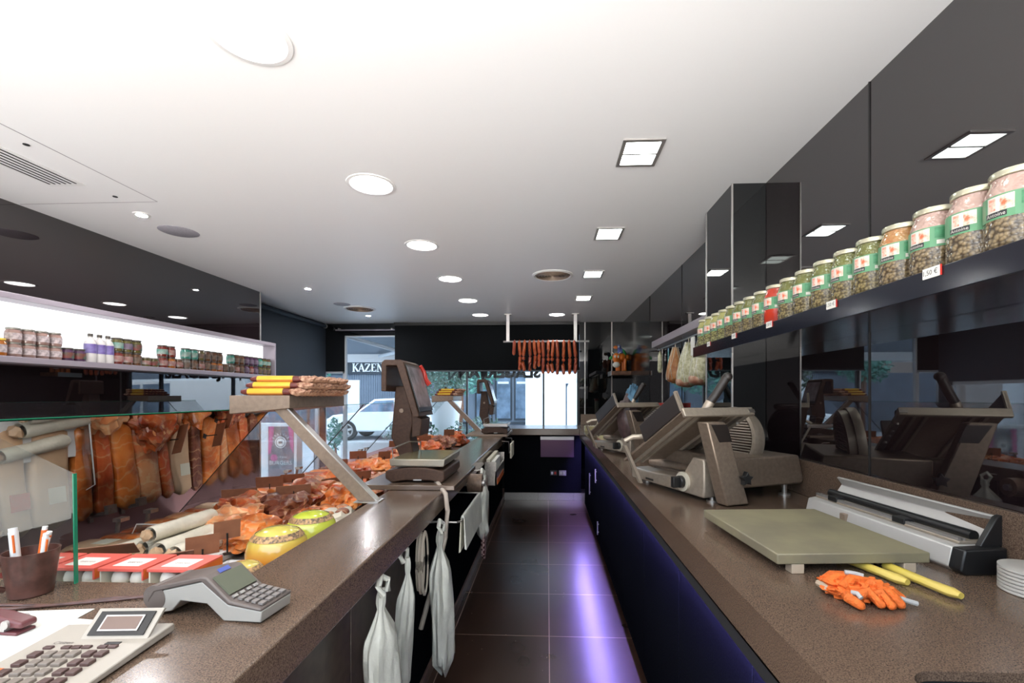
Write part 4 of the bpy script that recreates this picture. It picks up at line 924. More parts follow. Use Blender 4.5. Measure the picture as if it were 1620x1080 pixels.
# joints, roasts and sausages: rows going away from the camera
spec = [  # x, y, (rx,ry,rz), kind, rz, label
 (-1.30,1.83,(.13,.12,.070),'fat',.3,'large fatty pork joint just behind the clear divider'),
 (-1.14,1.72,(.11,.12,.060),'orange',.1,'orange marbled cut beside the lime pot'),
 (-1.40,2.08,(.13,.11,.070),'red',.8,'deep red roast in the second row from the divider'),
 (-1.20,2.03,(.12,.13,.075),'dark',.2,'dark browned roast in the second row from the divider'),
 (-1.03,1.98,(.08,.14,.050),'orange',.15,'slender orange cut along the worktop in the second row'),
 (-1.30,2.33,(.15,.11,.065),'orange',.3,'broad bright orange cut in the third row'),
 (-1.22,2.30,(.13,.12,.085),'red',.9,'tall red joint in the third row under the beige stand'),
 (-1.02,2.24,(.09,.13,.070),'orange',.2,'rounded orange joint at the foot of the beige stand'),
 (-1.30,2.60,(.14,.11,.070),'red',.2,'red joint in the fourth row, front glass side'),
 (-1.22,2.58,(.14,.12,.080),'orange',.6,'orange joint in the fourth row, middle'),
 (-1.00,2.52,(.09,.12,.050),'fat',.2,'pale fatty slice in the fourth row beside the worktop'),
 (-1.25,2.87,(.13,.12,.080),'red',.1,'red cut in the fifth row, middle'),
 (-1.02,2.83,(.10,.12,.055),'salami',.3,'speckled salami piece in the fifth row beside the worktop'),
 (-1.30,3.20,(.15,.12,.070),'red',.4,'red cut in the sixth row, front glass side'),
 (-1.22,3.17,(.13,.12,.075),'orange',.2,'orange cut in the sixth row, middle'),
 (-.99,3.15,(.10,.12,.060),'dark',.2,'dark cut in the sixth row beside the worktop'),
 (-1.30,3.55,(.15,.13,.065),'salami',.2,'speckled salami pile in the seventh row, front glass side'),
 (-1.20,3.52,(.14,.13,.070),'orange',.7,'orange cut in the seventh row, middle'),
 (-1.30,3.95,(.15,.14,.065),'red',.1,'red cut in the eighth row, front glass side'),
 (-1.16,3.92,(.15,.14,.070),'fat',.3,'pale fatty cut in the eighth row, worktop side'),
 (-1.30,4.40,(.16,.14,.065),'orange',.1,'orange cut in the ninth row, front glass side'),
 (-1.14,4.36,(.15,.14,.080),'red',.3,'red cut in the ninth row, worktop side'),
 (-1.30,4.85,(.16,.15,.060),'salami',.1,'speckled sausage heap in the tenth row, front glass side'),
 (-1.14,4.83,(.15,.14,.085),'dark',.3,'dark cut in the tenth row, worktop side'),
 (-1.40,5.35,(.18,.16,.070),'orange',.1,'orange heap in the farthest part of the case, front glass side'),
 (-1.08,5.30,(.14,.16,.090),'red',.1,'red heap in the farthest part of the case, worktop side')]
for i, (x, y, rad, k, rz, lab) in enumerate(spec):
    meat('meat_joint', lab, 'meat', x, y, rad, k, i+2, rz, .42, fat=(k in ('red','dark') and i % 2 == 0), freq=2.3)
t = thing('paper_sheet', 'mint white sheet of paper beneath the cards near the bridge plate', 'paper', (-.865, 2.04, .985-.10)); MB().box(-.09,-.07,0,.09,.07,.002).done('sheet', M['paper'], t)
cards = [(-1.40,1.40,.5,'brown price card leaning over the slim cream roll',.9,.15,.075,.03),(-1.15,1.36,.7,'brown price card lying low beside the white tray',1.0,.09,.06,.03),(-1.11,1.42,.75,'brown price card standing upright next to the white tray',.1,.09,.065,.02),
 (-1.13,1.56,.8,'brown price card behind the front paper roll',.1,.08,.065,.03),(-1.50,2.16,.45,'brown price card before the front glass, second row',.25,.15,.06,.035),(-1.50,2.40,.4,'dark price card raised before the white advertising stand',.2,.13,.06,.05),
 (-1.22,2.14,.55,'dark price card in the dark roast, second row',.25,.15,.05,.06),(-1.16,2.40,.95,'slanting brown price card at the foot of the stand',.4,.13,.05,.05),(-1.42,2.48,.5,'brown price card in the bright orange cut',.3,.12,.05,.06),
 (-1.40,2.98,.4,'brown price card right of the slanted leg, front glass side',.2,.13,.06,.06),(-1.10,2.66,.7,'brown price card before the bridge plate, low',.3,.10,.05,.04),(-1.20,3.30,.7,'brown price card beside the speckled salami piece',.2,.09,.06,.07),
 (-1.42,3.36,.4,'brown price card in the sixth row by the front glass',.2,.12,.06,.07),(-1.10,3.70,.6,'brown price card in the seventh row, worktop side',.2,.1,.06,.07),(-1.40,4.15,.4,'brown price card in the eighth row',.2,.12,.06,.07),
 (-1.25,4.60,.4,'brown price card in the ninth row',.2,.12,.06,.07),(-1.10,5.05,.5,'yellow-edged brown price card in the tenth row',.2,.12,.07,.09),(-1.40,5.05,.4,'brown price card before the farthest heap by the glass',.2,.12,.06,.07)]
for (x, y, rz, lab, ti, w_, h_, z) in cards: price_card(x, y, rz, lab, ti, w_, h_, z)
# ------------------------------------------------------------------ slicers
def slicer(lab, loc, rz):
    t = thing('meat_slicer', lab, 'slicer', loc, rz)
    MA, ML = M['machine'], M['machine_light']
    MB().prism([(-.05,.055),(.36,.055),(.37,.075),(.34,.185),(-.05,.185)], -.30, .25, 'X').done('motor_housing', MA, t, bevel=.008)
    MB().prism([(-.33,.02),(.22,.02),(.225,.05),(.225,.175),(.215,.185),(.15,.185),(.075,.085),(-.33,.066)], -.16, -.052, 'Y').done('front_housing', ML, t, bevel=.007)
    MB().box(-.325,-.158,.067,.065,-.06,.0735).done('slice_tray', M['alu'], t, bevel=.003)
    MB().tube([(-.30,-.055,.10),(.13,-.055,.112)], .020, 12).done('sharpener_rod', MA, t)
    for (x, y) in ((-.27,-.10),(.205,-.10),(-.25,.30),(.21,.30)):
        m = MB(); m.cyl((x,y,0), .024, .008); m.cyl((x,y,.008), .011, .055); m.done('foot', M['steel'], t)
    d = MB().cyl((.095,-.171,.070), .043, .011, 'Y', 32).done('dial_ring', mat('dial_ivory', (.62,.57,.46), .4), t)
    k = MB(); k.cyl((.095,-.190,.070), .027, .020, 'Y', 22); k.box(.084,-.222,.046,.106,-.186,.094); k.done('dial_knob', M['black'], d, bevel=.003)
    MB().box(-.285,-.1615,.032,-.265,-.1595,.052).done('switch', M['orange'], t); m = MB(); m.box(-.20,-.161,.030,-.135,-.1597,.040); m.done('maker_plate', M['scale_dark'], t)
    # blade with its ribbed cover, tilted back a little
    bm_ = Matrix.Translation((.02,.175,.235)) @ Matrix.Rotation(-.12,4,'X') @ Matrix.Rotation(-PI/2,4,'X')
    bl = MB().lathe([(0,-.004),(.150,-.004),(.154,0),(.150,.004),(0,.004)], 44, bm_).done('blade', M['scale'], t)
    MB().lathe([(.142,-.016),(.160,-.016),(.163,.0),(.160,.02),(.142,.02)], 44, bm_).done('blade_guard', ML, bl)
    m = MB()
    for j in range(-10, 11):
        z = j*.0125; hw = math.sqrt(max(.0, .136**2-z*z))
        if hw > .02: m.box(-hw,-z-.0032,-.015,hw,-z+.0032,-.004,bm_)
    m.done('ribs', ML, bl)
    q_ = MB(); q_.lathe([(0,.02),(.150,.02),(.150,.052),(.138,.058),(.132,.046),(0,.046)], 40, bm_)
    for j in range(-10, 11):
        z = j*.0115; hw = math.sqrt(max(.0, .126**2-z*z)); q_.box(-hw,-z-.003,.046,hw,-z+.003,.054,bm_)
    q_.done('gauge_plate', ML, t)
    # leaning arm that carries the feed tray
    MB().prism([(-.125,.006),(-.012,.006),(-.135,.345),(-.225,.345)], .256, .318, 'X').done('carriage_arm', MA, t, bevel=.006)
    MB().prism([(-.165,.265),(-.103,.265),(-.128,.335),(-.205,.335)], .3175, .320, 'X').done('arm_recess', M['scale_dark'], t)
    pts = []
    for j in range(10):
        a = 2*PI*j/10+.3; q = .030 if j % 2 == 0 else .016; pts.append((-.045+q*math.cos(a), .115+q*math.sin(a)))
    MB().prism(pts, .322, .345, 'X').cyl((.316,-.045,.115), .010, .012, 'X', 12).done('star_knob', M['black'], t, bevel=.002)
    # feed tray rising towards its open end
    ux, uz = .45, .262; ln = math.hypot(ux, uz)
    fr = frame((.025,-.095,.262), (ux,0,uz), (0,1,0)); h = ln/2
    tr = MB(); tr.box(-h,-.19,-.006,h,.16,.006,fr); tr.done('feed_tray', MA, t, bevel=.002)
    m = MB()
    for y in (-.13,-.09,.06,.10): m.box(-h,y-.006,-.018,h-.02,y+.006,-.006,fr)
    m.done('tray_ribs', ML, t)
    MB().box(h-.012,-.195,-.03,h+.006,.165,.008,fr).done('tray_lip', ML, t, bevel=.004)
    MB().box(-.05,-.195,.0,h,-.185,.085,fr).done('tray_fence', M['scale_dark'], t, bevel=.003)
    MB().box(h-.012,-.197,.0,h+.0,-.183,.09,fr).done('fence_edge', ML, t)
    m = MB(); m.box(-.12,.135,-.02,h+.01,.165,-.004,fr)
    for q in (-.02,.05,.10,.17): m.cyl(tuple(fr @ Vector((q,.15,-.026))), .007, .008, 'Z', 10)
    m.done('tray_slide', M['steel'], t)
    MB().box(-.05,-.02,.006,-.03,.15,.10,fr).box(.06,-.05,.012,.085,.12,.095,fr).done('meat_pusher', M['scale_dark'], t, bevel=.003)
    MB().tube([(.205,-.15,.37),(.222,-.125,.425)], .019, 14).done('handle_stem', ML, t)
    MB().tube([(.222,-.125,.425),(.232,-.11,.45),(.254,-.072,.525)], .0175, 14).blob((.257,-.067,.53), (.021,.021,.019), 1, .02, 1, 2).done('handle_grip', M['scale_dark'], t)
    MB().tube([(-.115,-.335,.235),(-.10,-.30,.255),(-.035,-.15,.262)], .012, 10).done('grip_bar', ML, t)
    MB().prism([(-.34,.215),(-.325,.215),(-.235,.03),(-.25,.03)], -.13, -.11, 'X').done('table_edge', ML, t)
    return t
s1 = slicer('nearer meat slicer with ivory dial and star knob', (.72, 2.20, TOP), math.radians(-68.3))
dup(s1, (.665, 3.66, TOP), math.radians(-66), label='farther meat slicer, the one with dark gloves hung over it')
t = thing('rubber_glove', 'dark brown and blue gloves hung over the farther slicer', 'gloves', (.60, 3.44, 1.18))
m = MB(); m.blob((0,0,.10), (.075,.085,.17), 4, .35, 1.8, 3); m.done('cuff', mat('dark_glove', (.075,.045,.045), .4, var=.3, vscale=20, bump=.5, bscale=30), t)
m = MB(); m.blob((.035,.01,.26), (.05,.055,.075), 6, .35, 2, 3); m.done('blue_palm', mat('blue_glove', (.06,.16,.26), .4, var=.3, vscale=20), t)
for k, (dx, dz) in enumerate(((.0,.0),(.02,.012),(.04,.008),(.058,-.006))): MB().tube([(.01+dx,-.03+.02*k,.30),(.016+dx,-.034+.02*k,.335),(.02+dx,-.03+.02*k,.35+dz)], .011, 8, .008).done('finger', mat('blue_glove', (.06,.16,.26), .4, var=.3, vscale=20) if k == 0 else bpy.data.materials['blue_glove'], t)
# ------------------------------------------------------------------ near right worktop
o = thing('cutting_board', 'thick grey-beige cutting board raised on four small feet', 'cutting board', (.758, 1.40, TOP), math.radians(4))
BD = mat('worn_board', (.20,.175,.12), .5, col2=(.265,.235,.145), vscale=7)
MB().box(-.195,-.215,.025,.20,.235,.052).done('board', BD, o, bevel=.003)
FT = mat('pale_rubber', (.50,.40,.30), .6)
for (x, y) in ((-.14,-.198),(.15,-.198),(-.14,.20),(.15,.20)): MB().box(x-.016,y-.015,0,x+.016,y+.015,.025).done('foot', FT, o, bevel=.002)
KY = mat('yellow_handle', (.60,.47,.05), .4, col2=(.66,.50,.12), vscale=10)
def knife(lab, a, b_, tip):
    d = Vector((b_[0]-a[0], b_[1]-a[1], 0)); L_ = d.length; rz = math.atan2(d.y, d.x)
    t = thing('butcher_knife', lab, 'knife', (a[0], a[1], TOP), rz, 'yellow-handled knives by the cutting board')
    m = MB(); seg = 12
    prof = [(0,.010,.010),(.05,.013,.0115),(.3,.0135,.011),(.6,.012,.0105),(.9,.0155,.011),(1,.008,.007)]
    v = []
    for u, ry, rz_ in prof:
        for k in range(seg): v.append((u*L_, ry*math.cos(2*PI*k/seg) - .004*math.sin(u*3), .0125+rz_*math.sin(2*PI*k/seg)))
    n = len(prof)
    m.verts_faces(v, [(i*seg+k,i*seg+(k+1)%seg,(i+1)*seg+(k+1)%seg,(i+1)*seg+k) for i in range(n-1) for k in range(seg)]+[tuple(range(seg))[::-1],tuple(range((n-1)*seg,n*seg))])
    m.done('handle', KY, t)
    MB().verts_faces([(0,-.012,.0115),(0,.012,.0115),(-tip*.7,.013,.0115),(-tip,-.004,.0115),(-.01,-.012,.0135),(0,.010,.0135),(-tip*.7,.012,.0135),(-tip,-.004,.0135)], [(0,1,2,3),(4,5,6,7),(0,4,7,3),(1,2,6,5)]).done('blade', M['steel'], t, smooth=False)
knife('yellow-handled knife lying under the cutting board edge, the farther handle', (.800,1.285), (.845,1.105), .16)
knife('yellow-handled knife with its handle end pointing at the sink, the nearer one', (.872,1.215), (.905,1.035), .15)
o = thing('work_gloves', 'crumpled orange work gloves with grey stripes on the right worktop', 'gloves', (.686, 1.045, TOP), .1)
o.scale = (.74,.74,.80)
GO = mat('orange_knit', (.75,.15,.02), .7, var=.15, vscale=60, bump=.5, bscale=140); GG = mat('grey_coating', (.42,.42,.42), .5)
m = MB(); m.blob((-.02,.02,.024), (.058,.062,.025), 3, .6, 3.0, 4); m.blob((.03,-.015,.026), (.055,.05,.025), 8, .6, 3.0, 4); m.done('palm', GO, o)
for k, (p, q, r_) in enumerate((((-.06,.05,.028),(-.02,.075,.036),(.015,.06,.04)),((-.07,.02,.03),(-.03,.035,.046),(.02,.03,.045)),((-.055,-.015,.03),(-.01,.005,.05),(.04,.0,.044)),((-.03,-.045,.022),(.0,-.05,.036),(.01,-.08,.016)),
                    ((.01,-.05,.022),(.03,-.062,.036),(.035,-.088,.015)),((.045,-.04,.024),(.06,-.06,.034),(.07,-.08,.014)),((.06,-.02,.026),(.085,-.035,.030),(.105,-.045,.014)),((-.05,-.03,.02),(-.065,-.055,.024),(-.05,-.08,.014)))):
    MB().tube([p, q, r_], .0165, 10, .012).blob(r_, (.0125,.0125,.0115), k, .05, 1, 2).done('finger', GO, o)
for q in ([(-.012,.028,.062),(.012,.018,.061),(.03,.006,.058)], [(-.052,-.05,.036),(-.045,-.062,.038),(-.043,-.075,.030)], [(.085,-.062,.022),(.108,-.07,.016),(.125,-.075,.012)]): MB().tube(q, .0065, 8).done('grey_stripe', GG, o)
m = MB(); m.tube([(-.075,.055,.022),(-.082,.03,.026),(-.078,.01,.022)], .010, 8); m.done('cuff', FT, o)
# film wrapping dispenser along the upstand
o = thing('film_dispenser', 'long grey film wrap dispenser with its lid open against the right wall', 'dispenser', (1.075, 1.53, TOP), math.radians(-85.5))
DG = mat('dispenser_grey', (.55,.53,.51), .35, .3); DK = M['black']
MB().prism([(-.055,.0),(-.07,.012),(-.058,.062),(-.035,.066),(.045,.066),(.05,.0)], -.26, .31, 'X').done('base', DG, o, bevel=.004)
MB().box(-.25,-.036,.066,.305,.038,.074).done('inner_bar', M['machine_light'], o, bevel=.002)
MB().box(-.25,-.034,.074,.30,-.026,.082).box(-.25,-.020,.074,.30,-.014,.080).done('cutter_rail', M['alu'], o)
for x in (-.16,.12): MB().box(x-.022,-.038,.070,x+.022,-.006,.088).done('clip', DK, o, bevel=.002)
MB().box(-.075,-.073,.018,-.05,-.058,.052).done('latch', M['stand'], o, bevel=.002)
MB().prism([(.040,.066),(.062,.066),(.086,.115),(.060,.142),(.052,.138),(.072,.112)], -.26, .31, 'X').done('lid', DG, o, bevel=.003)
MB().prism([(.0,.066),(.062,.066),(.088,.115),(.058,.146),(.045,.14)], .31, .325, 'X').done('lid_end', DK, o, bevel=.002)
MB().prism([(-.057,.0),(-.072,.012),(-.060,.064),(.05,.068),(.05,.0)], .31, .345, 'X').done('end_cap', DK, o, bevel=.004)
MB().tube([(-.245,.02,.083),(.29,.02,.083)], .014, 14).done('film_roll', M['black'], o)
# stack of clear lids
LM = mat('translucent_plastic', (.52,.50,.47), .3, coat=.3)
ld = thing('plastic_lid', '', 'tray', (0,0,0), 0, 'stack of round plastic lids by the right wall')
MB().lathe([(0,.003),(.058,.003),(.062,.0),(.065,.002),(.065,.0068),(.060,.0078),(0,.006)], 36).done('disc', LM, ld)
for k in range(7):
    lab = 'round translucent plastic lid by the film dispenser, %s from the bottom of its stack' % ORD[k]; p = (1.115, 1.085, TOP+.0082*k)
    if k == 0: ld.location = p; ld['label'] = lab
    else: dup(ld, p, label=lab)
# ------------------------------------------------------------------ far end of the right worktop
o = thing('slotted_board', 'yellowish slotted block at the far end of the right worktop', 'board', (.78, 5.9, TOP))
YB = mat('yellowish_board', (.52,.46,.24), .5)
MB().box(-.30,-.10,0,.10,.10,.06).done('block', YB, o, bevel=.004); m = MB()
for k in range(12): m.box(-.285+k*.031,-.09,.06,-.270+k*.031,.09,.066)
m.done('slots', M['cream'], o)
for k,x in enumerate((-.15,-.02)): MB().tube([(x,0,.06),(x+.03,.02,.13)], .006, 8).done('peg', M['cream'], o)
o = thing('board_pile', 'small pile of pale boards beside the farther slicer', 'board', (.60, 4.55, TOP)); MB().box(-.08,-.26,0,.10,.22,.022).done('lower_board', mat('reddish_board', (.40,.11,.06), .5), o, bevel=.002); MB().box(-.085,-.25,.022,.10,.22,.04).done('upper_board', YB, o, bevel=.002)
o = thing('canister', 'tall pale canister with red lid behind the farther slicer', 'canister', (1.075, 4.3, TOP)); MB().lathe([(0,0),(.042,0),(.045,.01),(.045,.33),(.04,.345),(0,.345)], 24).done('body', M['cream'], o); MB().cyl((0,0,.345), .047, .04).done('lid', M['red'], o)
# ------------------------------------------------------------------ hams under the wall shelf beyond the pillar
o = thing('ham_shelf', 'grey metal wall shelf beyond the pillar from which the hams hang', 'shelf', (1.11, 3.75, 1.92))
MB().box(1.03,2.93,1.922,RX-.003,4.55,1.982).done('board', M['lavender_alu'], o, bevel=.002, w=True)
m = MB(); m.tube([(1.09,2.95,1.90),(1.09,4.53,1.90)], .006, 8)
for y in (3.0,3.7,4.5): m.box(1.085,y-.005,1.90,1.095,y+.005,1.922)
m.done('hanging_rod', M['steel'], o, w=True)
HM = {'net': mat('netted_ham', (.42,.40,.22), .45, col2=(.74,.72,.54), vscale=38, bump=.8, bscale=60), 'brown': mat('smoked_ham', (.36,.12,.03), .4, col2=(.56,.27,.10), vscale=22, bump=.4, bscale=40),
      'pink': mat('cut_ham', (.42,.15,.09), .4, col2=(.66,.45,.32), vscale=18)}
def ham(lab, y, ln, w_, kind, x=1.09, top=1.895, paper=False, g='hams hanging beyond the pillar'):
    t = thing('hanging_ham', lab, 'ham', (x, y, top-.03-ln), 0, g)
    m = MB(); n, seg = 16, 22; v = []
    for k in range(n+1):
        u = k/n
        r_ = w_*(.30+.70*math.sin(min(1, (1-u)*1.28+.0)*PI*.5)**1.2)*math.sqrt(max(.02, 1-max(0,(.18-u)/.18)**2)) if u < 1 else w_*.16
        for j in range(seg):
            a = 2*PI*j/seg; q = 1+.12*noise.noise(Vector((math.cos(a), math.sin(a), u*3+y*5)))
            v.append((r_*q*.80*math.cos(a), r_*q*math.sin(a)+.02*(1-u), ln*u))
    m.verts_faces(v, [(i*seg+j,i*seg+(j+1)%seg,(i+1)*seg+(j+1)%seg,(i+1)*seg+j) for i in range(n) for j in range(seg)]+[tuple(range(seg))[::-1],tuple(range(n*seg,(n+1)*seg))])
    m.done('ham', HM[kind], t)
    m = MB()
    for k in range(9):
        a = 2*PI*k/9; pts = []
        for i in range(0, 17, 2):
            u = i/16; r_ = w_*(.30+.70*math.sin(min(1,(1-u)*1.28)*PI*.5)**1.2)*math.sqrt(max(.02,1-max(0,(.18-u)/.18)**2))*1.05
            aa = a + .8*u*(1 if k % 2 else -1); pts.append((r_*.80*math.cos(aa), r_*math.sin(aa)+.02*(1-u), ln*u))
        m.tube(pts, .0022, 5)
    m.done('net', M['paper'] if kind != 'brown' else M['cream'], t)
    if kind == 'net': MB().blob((-.02,.02,ln*.13), (w_*.72,w_*.85,ln*.13), 5, .1, 2, 3).done('cut_face', HM['pink'], t)
    m = MB(); m.tube([(0,0,ln-.01),(0,0,ln+.03)], .004, 6); m.done('string', M['cream'], t)
    if paper: MB().box(-w_*.7,-.03,ln*.62,-w_*.62,.04,ln*1.0).done('label', M['paper'], t, smooth=False)
    return t
ham('brown smoked ham in string, left of the white netted hams', 3.93, .31, .088, 'brown')
ham('large white netted ham in the middle of the hanging hams', 3.56, .35, .105, 'net')
ham('white netted ham with paper label nearest the pillar', 3.25, .34, .10, 'net', paper=True)
t = thing('hanging_salami', 'slim pale salami hanging farthest out, left of the hams', 'salami', (1.09, 4.46, 1.67), 0)
MB().lathe([(0,0),(.016,.006),(.023,.03),(.020,.17),(.008,.205),(0,.21)], 16).done('salami', HM['net'], t); MB().tube([(0,0,.2),(0,0,.23)], .003, 6).done('string', M['cream'], t)
# ------------------------------------------------------------------ sausage rack under the ceiling
o = thing('hanging_rack', 'white ceiling rack with long bar for the row of red sausages', 'rack', (-.02, 6.4, 2.2))
MB().tube([(-.62,6.4,2.215),(.585,6.4,2.215)], .013, 10).done('bar', M['alu'], o, w=True)
for x in (-.555,.392):
    MB().box(x-.022,6.385,2.215,x+.022,6.415,2.598).done('hanger', M['alu'], o, w=True); MB().box(x-.05,6.36,2.588,x+.05,6.44,2.599).done('ceiling_plate', M['alu'], o, w=True)
SA = mat('red_sausage', (.50,.075,.02), .25, col2=(.62,.14,.04), vscale=16, coat=.4); SA2 = mat('dark_red_sausage', (.36,.05,.02), .28, col2=(.50,.10,.03), vscale=16, coat=.4)
def one(pts, r_, m_, par): 
    n = len(pts); mm = MB(); mm.tube(pts, r_, 10)
    mm.blob(pts[0], (r_,r_,r_*1.2), 1, .03, 1, 2).blob(pts[-1], (r_*.95,r_*.95,r_*1.3), 1, .03, 1, 2)
    return mm.done('link', m_, par)
sxs = [-.462,-.393,-.319,-.248,-.186,-.124,-.065,.014,.079,.134,.231,.304,.377]
bot = [2.02,1.81,1.80,1.80,1.83,1.86,1.765,1.765,1.77,1.75,1.75,1.755,1.76]
for i, (x, zb) in enumerate(zip(sxs, bot)):
    t = thing('hanging_sausage', 'red sausage string on the white ceiling rack, %s from the left' % ORD[i] if i else 'short single red sausage at the left end of the white ceiling rack', 'sausage', (x, 6.4, zb), 0, 'red sausages on the ceiling rack')
    mt = SA if i % 3 else SA2; H = 2.205-zb; sw = random.uniform(-.018,.018); r_ = .0235
    if i == 0: one([(0,-.02,H-.01),(-.004,-.022,H*.5),(-.008,-.02,.03)], r_, mt, t)
    else:
        mid = H*.50
        one([(0,-.02,H-.01),(sw*.4,-.024,H*.76),(sw,-.022,mid+.03)], r_, mt, t)
        one([(sw,-.022,mid-.025),(sw*1.3-.006,-.026,mid*.55),(sw*.6,-.022,.025)], r_*1.04, mt, t)
        MB().tube([(sw,-.022,mid+.01),(sw,-.022,mid-.01)], .006, 6).done('knot', M['cream'], t)
    MB().tube([(0,-.02,H-.005),(0,-.018,H+.018),(0,.006,H+.028),(0,.02,H+.012)], .009, 8).done('loop', mt, t)
# ------------------------------------------------------------------ toy on its corner shelf
o = thing('corner_shelf', 'small wooden corner shelf holding the orange toy animal', 'shelf', (1.04, 6.6, 1.75))
WD = mat('brown_wood', (.20,.09,.05), .4, var=.3, vscale=20)
MB().box(.90,6.45,1.745,RX-.003,6.80,1.80).done('board', WD, o, bevel=.003, w=True)
MB().box(.896,6.45,1.738,.902,6.80,1.803).done('edge', M['alu'], o, w=True)
o = thing('toy_cow', 'orange toy cow with white muzzle and green ears on the corner shelf', 'toy', (1.03, 6.60, 1.801), 0)
OR = mat('toy_orange', (.80,.20,.02), .3, coat=.3); GRN = mat('toy_green', (.03,.30,.08), .4); BL = mat('toy_blue', (.10,.14,.40), .4)
b_ = MB(); b_.blob((.03,.03,.20), (.075,.12,.07), 2, .08, 1, 3); 
for (x, y) in ((-.01,-.05),(.075,-.05),(-.01,.10),(.075,.10)): b_.tube([(x,y,.18),(x,y,.012)], .026, 12); b_.blob((x,y,.016), (.028,.03,.015), 1, .02, 1, 2)
b_.tube([(.09,.10,.20),(.125,.12,.215),(.14,.13,.20)], .02, 10); b_.blob((-.05,-.07,.185), (.055,.05,.075), 4, .06, 1, 3); b_.blob((.125,.08,.205), (.042,.04,.045), 2, .05, 1, 3)
b_.done('body', OR, o)
MB().blob((-.055,-.105,.09), (.052,.04,.042), 3, .05, 1, 3).done('muzzle', M['paper'], o)
for s in (-1,1): MB().blob((-.05+s*.075,-.07,.19), (.035,.012,.022), 3, .05, 1, 2, (0,s*.6,0)).done('ear', GRN, o); MB().blob((-.05+s*.022,-.115,.205), (.014,.008,.020), 3, .0, 1, 2).done('eye', M['paper'], o); MB().tube([(-.05+s*.035,-.07,.245),(-.05+s*.06,-.075,.275)], .009, 8, .004).done('horn', M['cream'], o)
o = thing('toy_bird', 'small blue and green toy bird with orange cap riding the toy cow', 'toy', (1.055, 6.60, 2.062), 0)
b_ = MB(); b_.blob((.0,0,.025), (.045,.04,.05), 2, .1, 1, 3); b_.blob((-.03,-.02,.085), (.034,.03,.032), 2, .05, 1, 3); b_.done('body', BL, o)
MB().blob((-.072,-.02,.085), (.038,.026,.024), 3, .1, 1.5, 3).done('cap', OR, o); MB().blob((.045,-.015,.015), (.022,.03,.055), 3, .1, 1, 2, (0,-.5,0)).done('wing', GRN, o); MB().blob((-.035,-.05,.09), (.012,.008,.012), 1, 0, 1, 2).done('eye', M['paper'], o)
# ------------------------------------------------------------------ advertising stand outside the low side window
o = thing('advertising_stand', 'white street stand with a grey and pink burger poster seen through the side window', 'stand', (-3.955, 6.6, -.02))
MB().box(-.41,0,0,.24,.16,1.06).done('panel', M['white'], o, bevel=.006)
p = MB().box(-.19,-.008,.06,.195,0,1.015).done('poster', mat('poster_grey', (.13,.135,.155), .5, var=.3, vscale=9), o, smooth=False)
PK = mat('poster_pink', (.56,.10,.26), .5)
m = MB(); m.prism([(-.19,.60),(-.15,.62),(-.125,.75),(-.10,1.015),(-.18,1.015)], -.0095, -.0082, 'Y'); m.prism([(.11,1.015),(.195,1.015),(.195,.62),(.15,.70)], -.0095, -.0082, 'Y'); m.blob((-.10,-.009,.55), (.055,.002,.055), 3, .2, 2, 2); m.done('pink_patch', PK, p)
m = MB(); m.lathe([(.072,0),(.085,0),(.085,.002),(.072,.002)], 36, frame((.0,-.0097,.78), (1,0,0), (0,0,1))); m.lathe([(.0,0),(.060,0),(.060,.0018),(0,.0018)], 36, frame((.0,-.0095,.78), (1,0,0), (0,0,1))); m.done('badge', M['paper'], p)
m = MB(); m.box(-.03,-.0125,.762,.03,-.0115,.798); m.done('badge_mark', M['dark_frame'], p)
for k, ch in enumerate('BRASVAR'):
    a = math.radians(150-20*k); m = MB(); lettering(m, ch, .05, Matrix.Translation((.0+.122*math.cos(a),-.0097,.78+.122*math.sin(a))) @ Matrix.Rotation(PI/2,4,'X') @ Matrix.Rotation(a-PI/2,4,'Z')); m.done('lettering', M['paper'], p, smooth=False)
for txt, sz, x, z in (('vers & puur',.042,.0,.565),('BURGERS',.084,.0,.475),('Bali',.14,.03,.22)):
    m = MB(); lettering(m, txt, sz, frame((x,-.0097,z), (1,0,0), (0,0,1))); m.done('lettering', M['paper'], p, smooth=False)
# ------------------------------------------------------------------ the street
PV = mat('pavement_grey', (.42,.44,.47), .7, var=.12, vscale=6)
struct(MB().box(-30,BY+.15,-.12,22,34,-.02).done('street_pavement', PV, smooth=False))
struct(MB().box(-22,-6,-.12,LX2-.12,BY+.15,-.02).done('street_pavement_side', PV, smooth=False))
FG = mat('facade_grey', (.115,.14,.18), .6, var=.15, vscale=3); FD = mat('facade_dark', (.03,.038,.05), .5); FW = mat('facade_white', (.80,.82,.84), .6); FM = mat('facade_mid', (.20,.24,.30), .6)
# cheese shop across the street
o = thing('shop_building', 'grey ribbed shop front across the street with dark sign band', 'building', (-8, 19.2, 0))
MB().box(-14,19,0,-4.2,21,2.38).done('wall', FG, o, w=True); m = MB()
for k in range(32): m.box(-8.6+k*.075,18.97,0,-8.565+k*.075,19,2.38)
m.done('ribs', FM, o, w=True)
MB().box(-11,18.9,2.38,-4.2,19,2.95).done('sign_band', FD, o, w=True)
MB().box(-12,18.6,2.98,-4.2,19,3.25).done('white_fascia', FW, o, w=True); MB().box(-14,19,2.95,-4.2,21,8).done('upper_wall', FM, o, w=True)
MB().box(-8.5,18.95,0,-7.95,19,2.12).done('door', FW, o, w=True); MB().box(-6.1,18.95,0,-5.3,19,2.2).done('window', FD, o, w=True)
mb = MB()
def stroke(x0, z0, x1, z1, w_): 
    d = Vector((x1-x0, z1-z0)).normalized(); n_ = Vector((-d.y, d.x))*w_/2
    mb.prism([(x0+n_.x,z0+n_.y),(x1+n_.x,z1+n_.y),(x1-n_.x,z1-n_.y),(x0-n_.x,z0-n_.y)], 18.872, 18.895, 'Y')
TK, TN = .062, .026
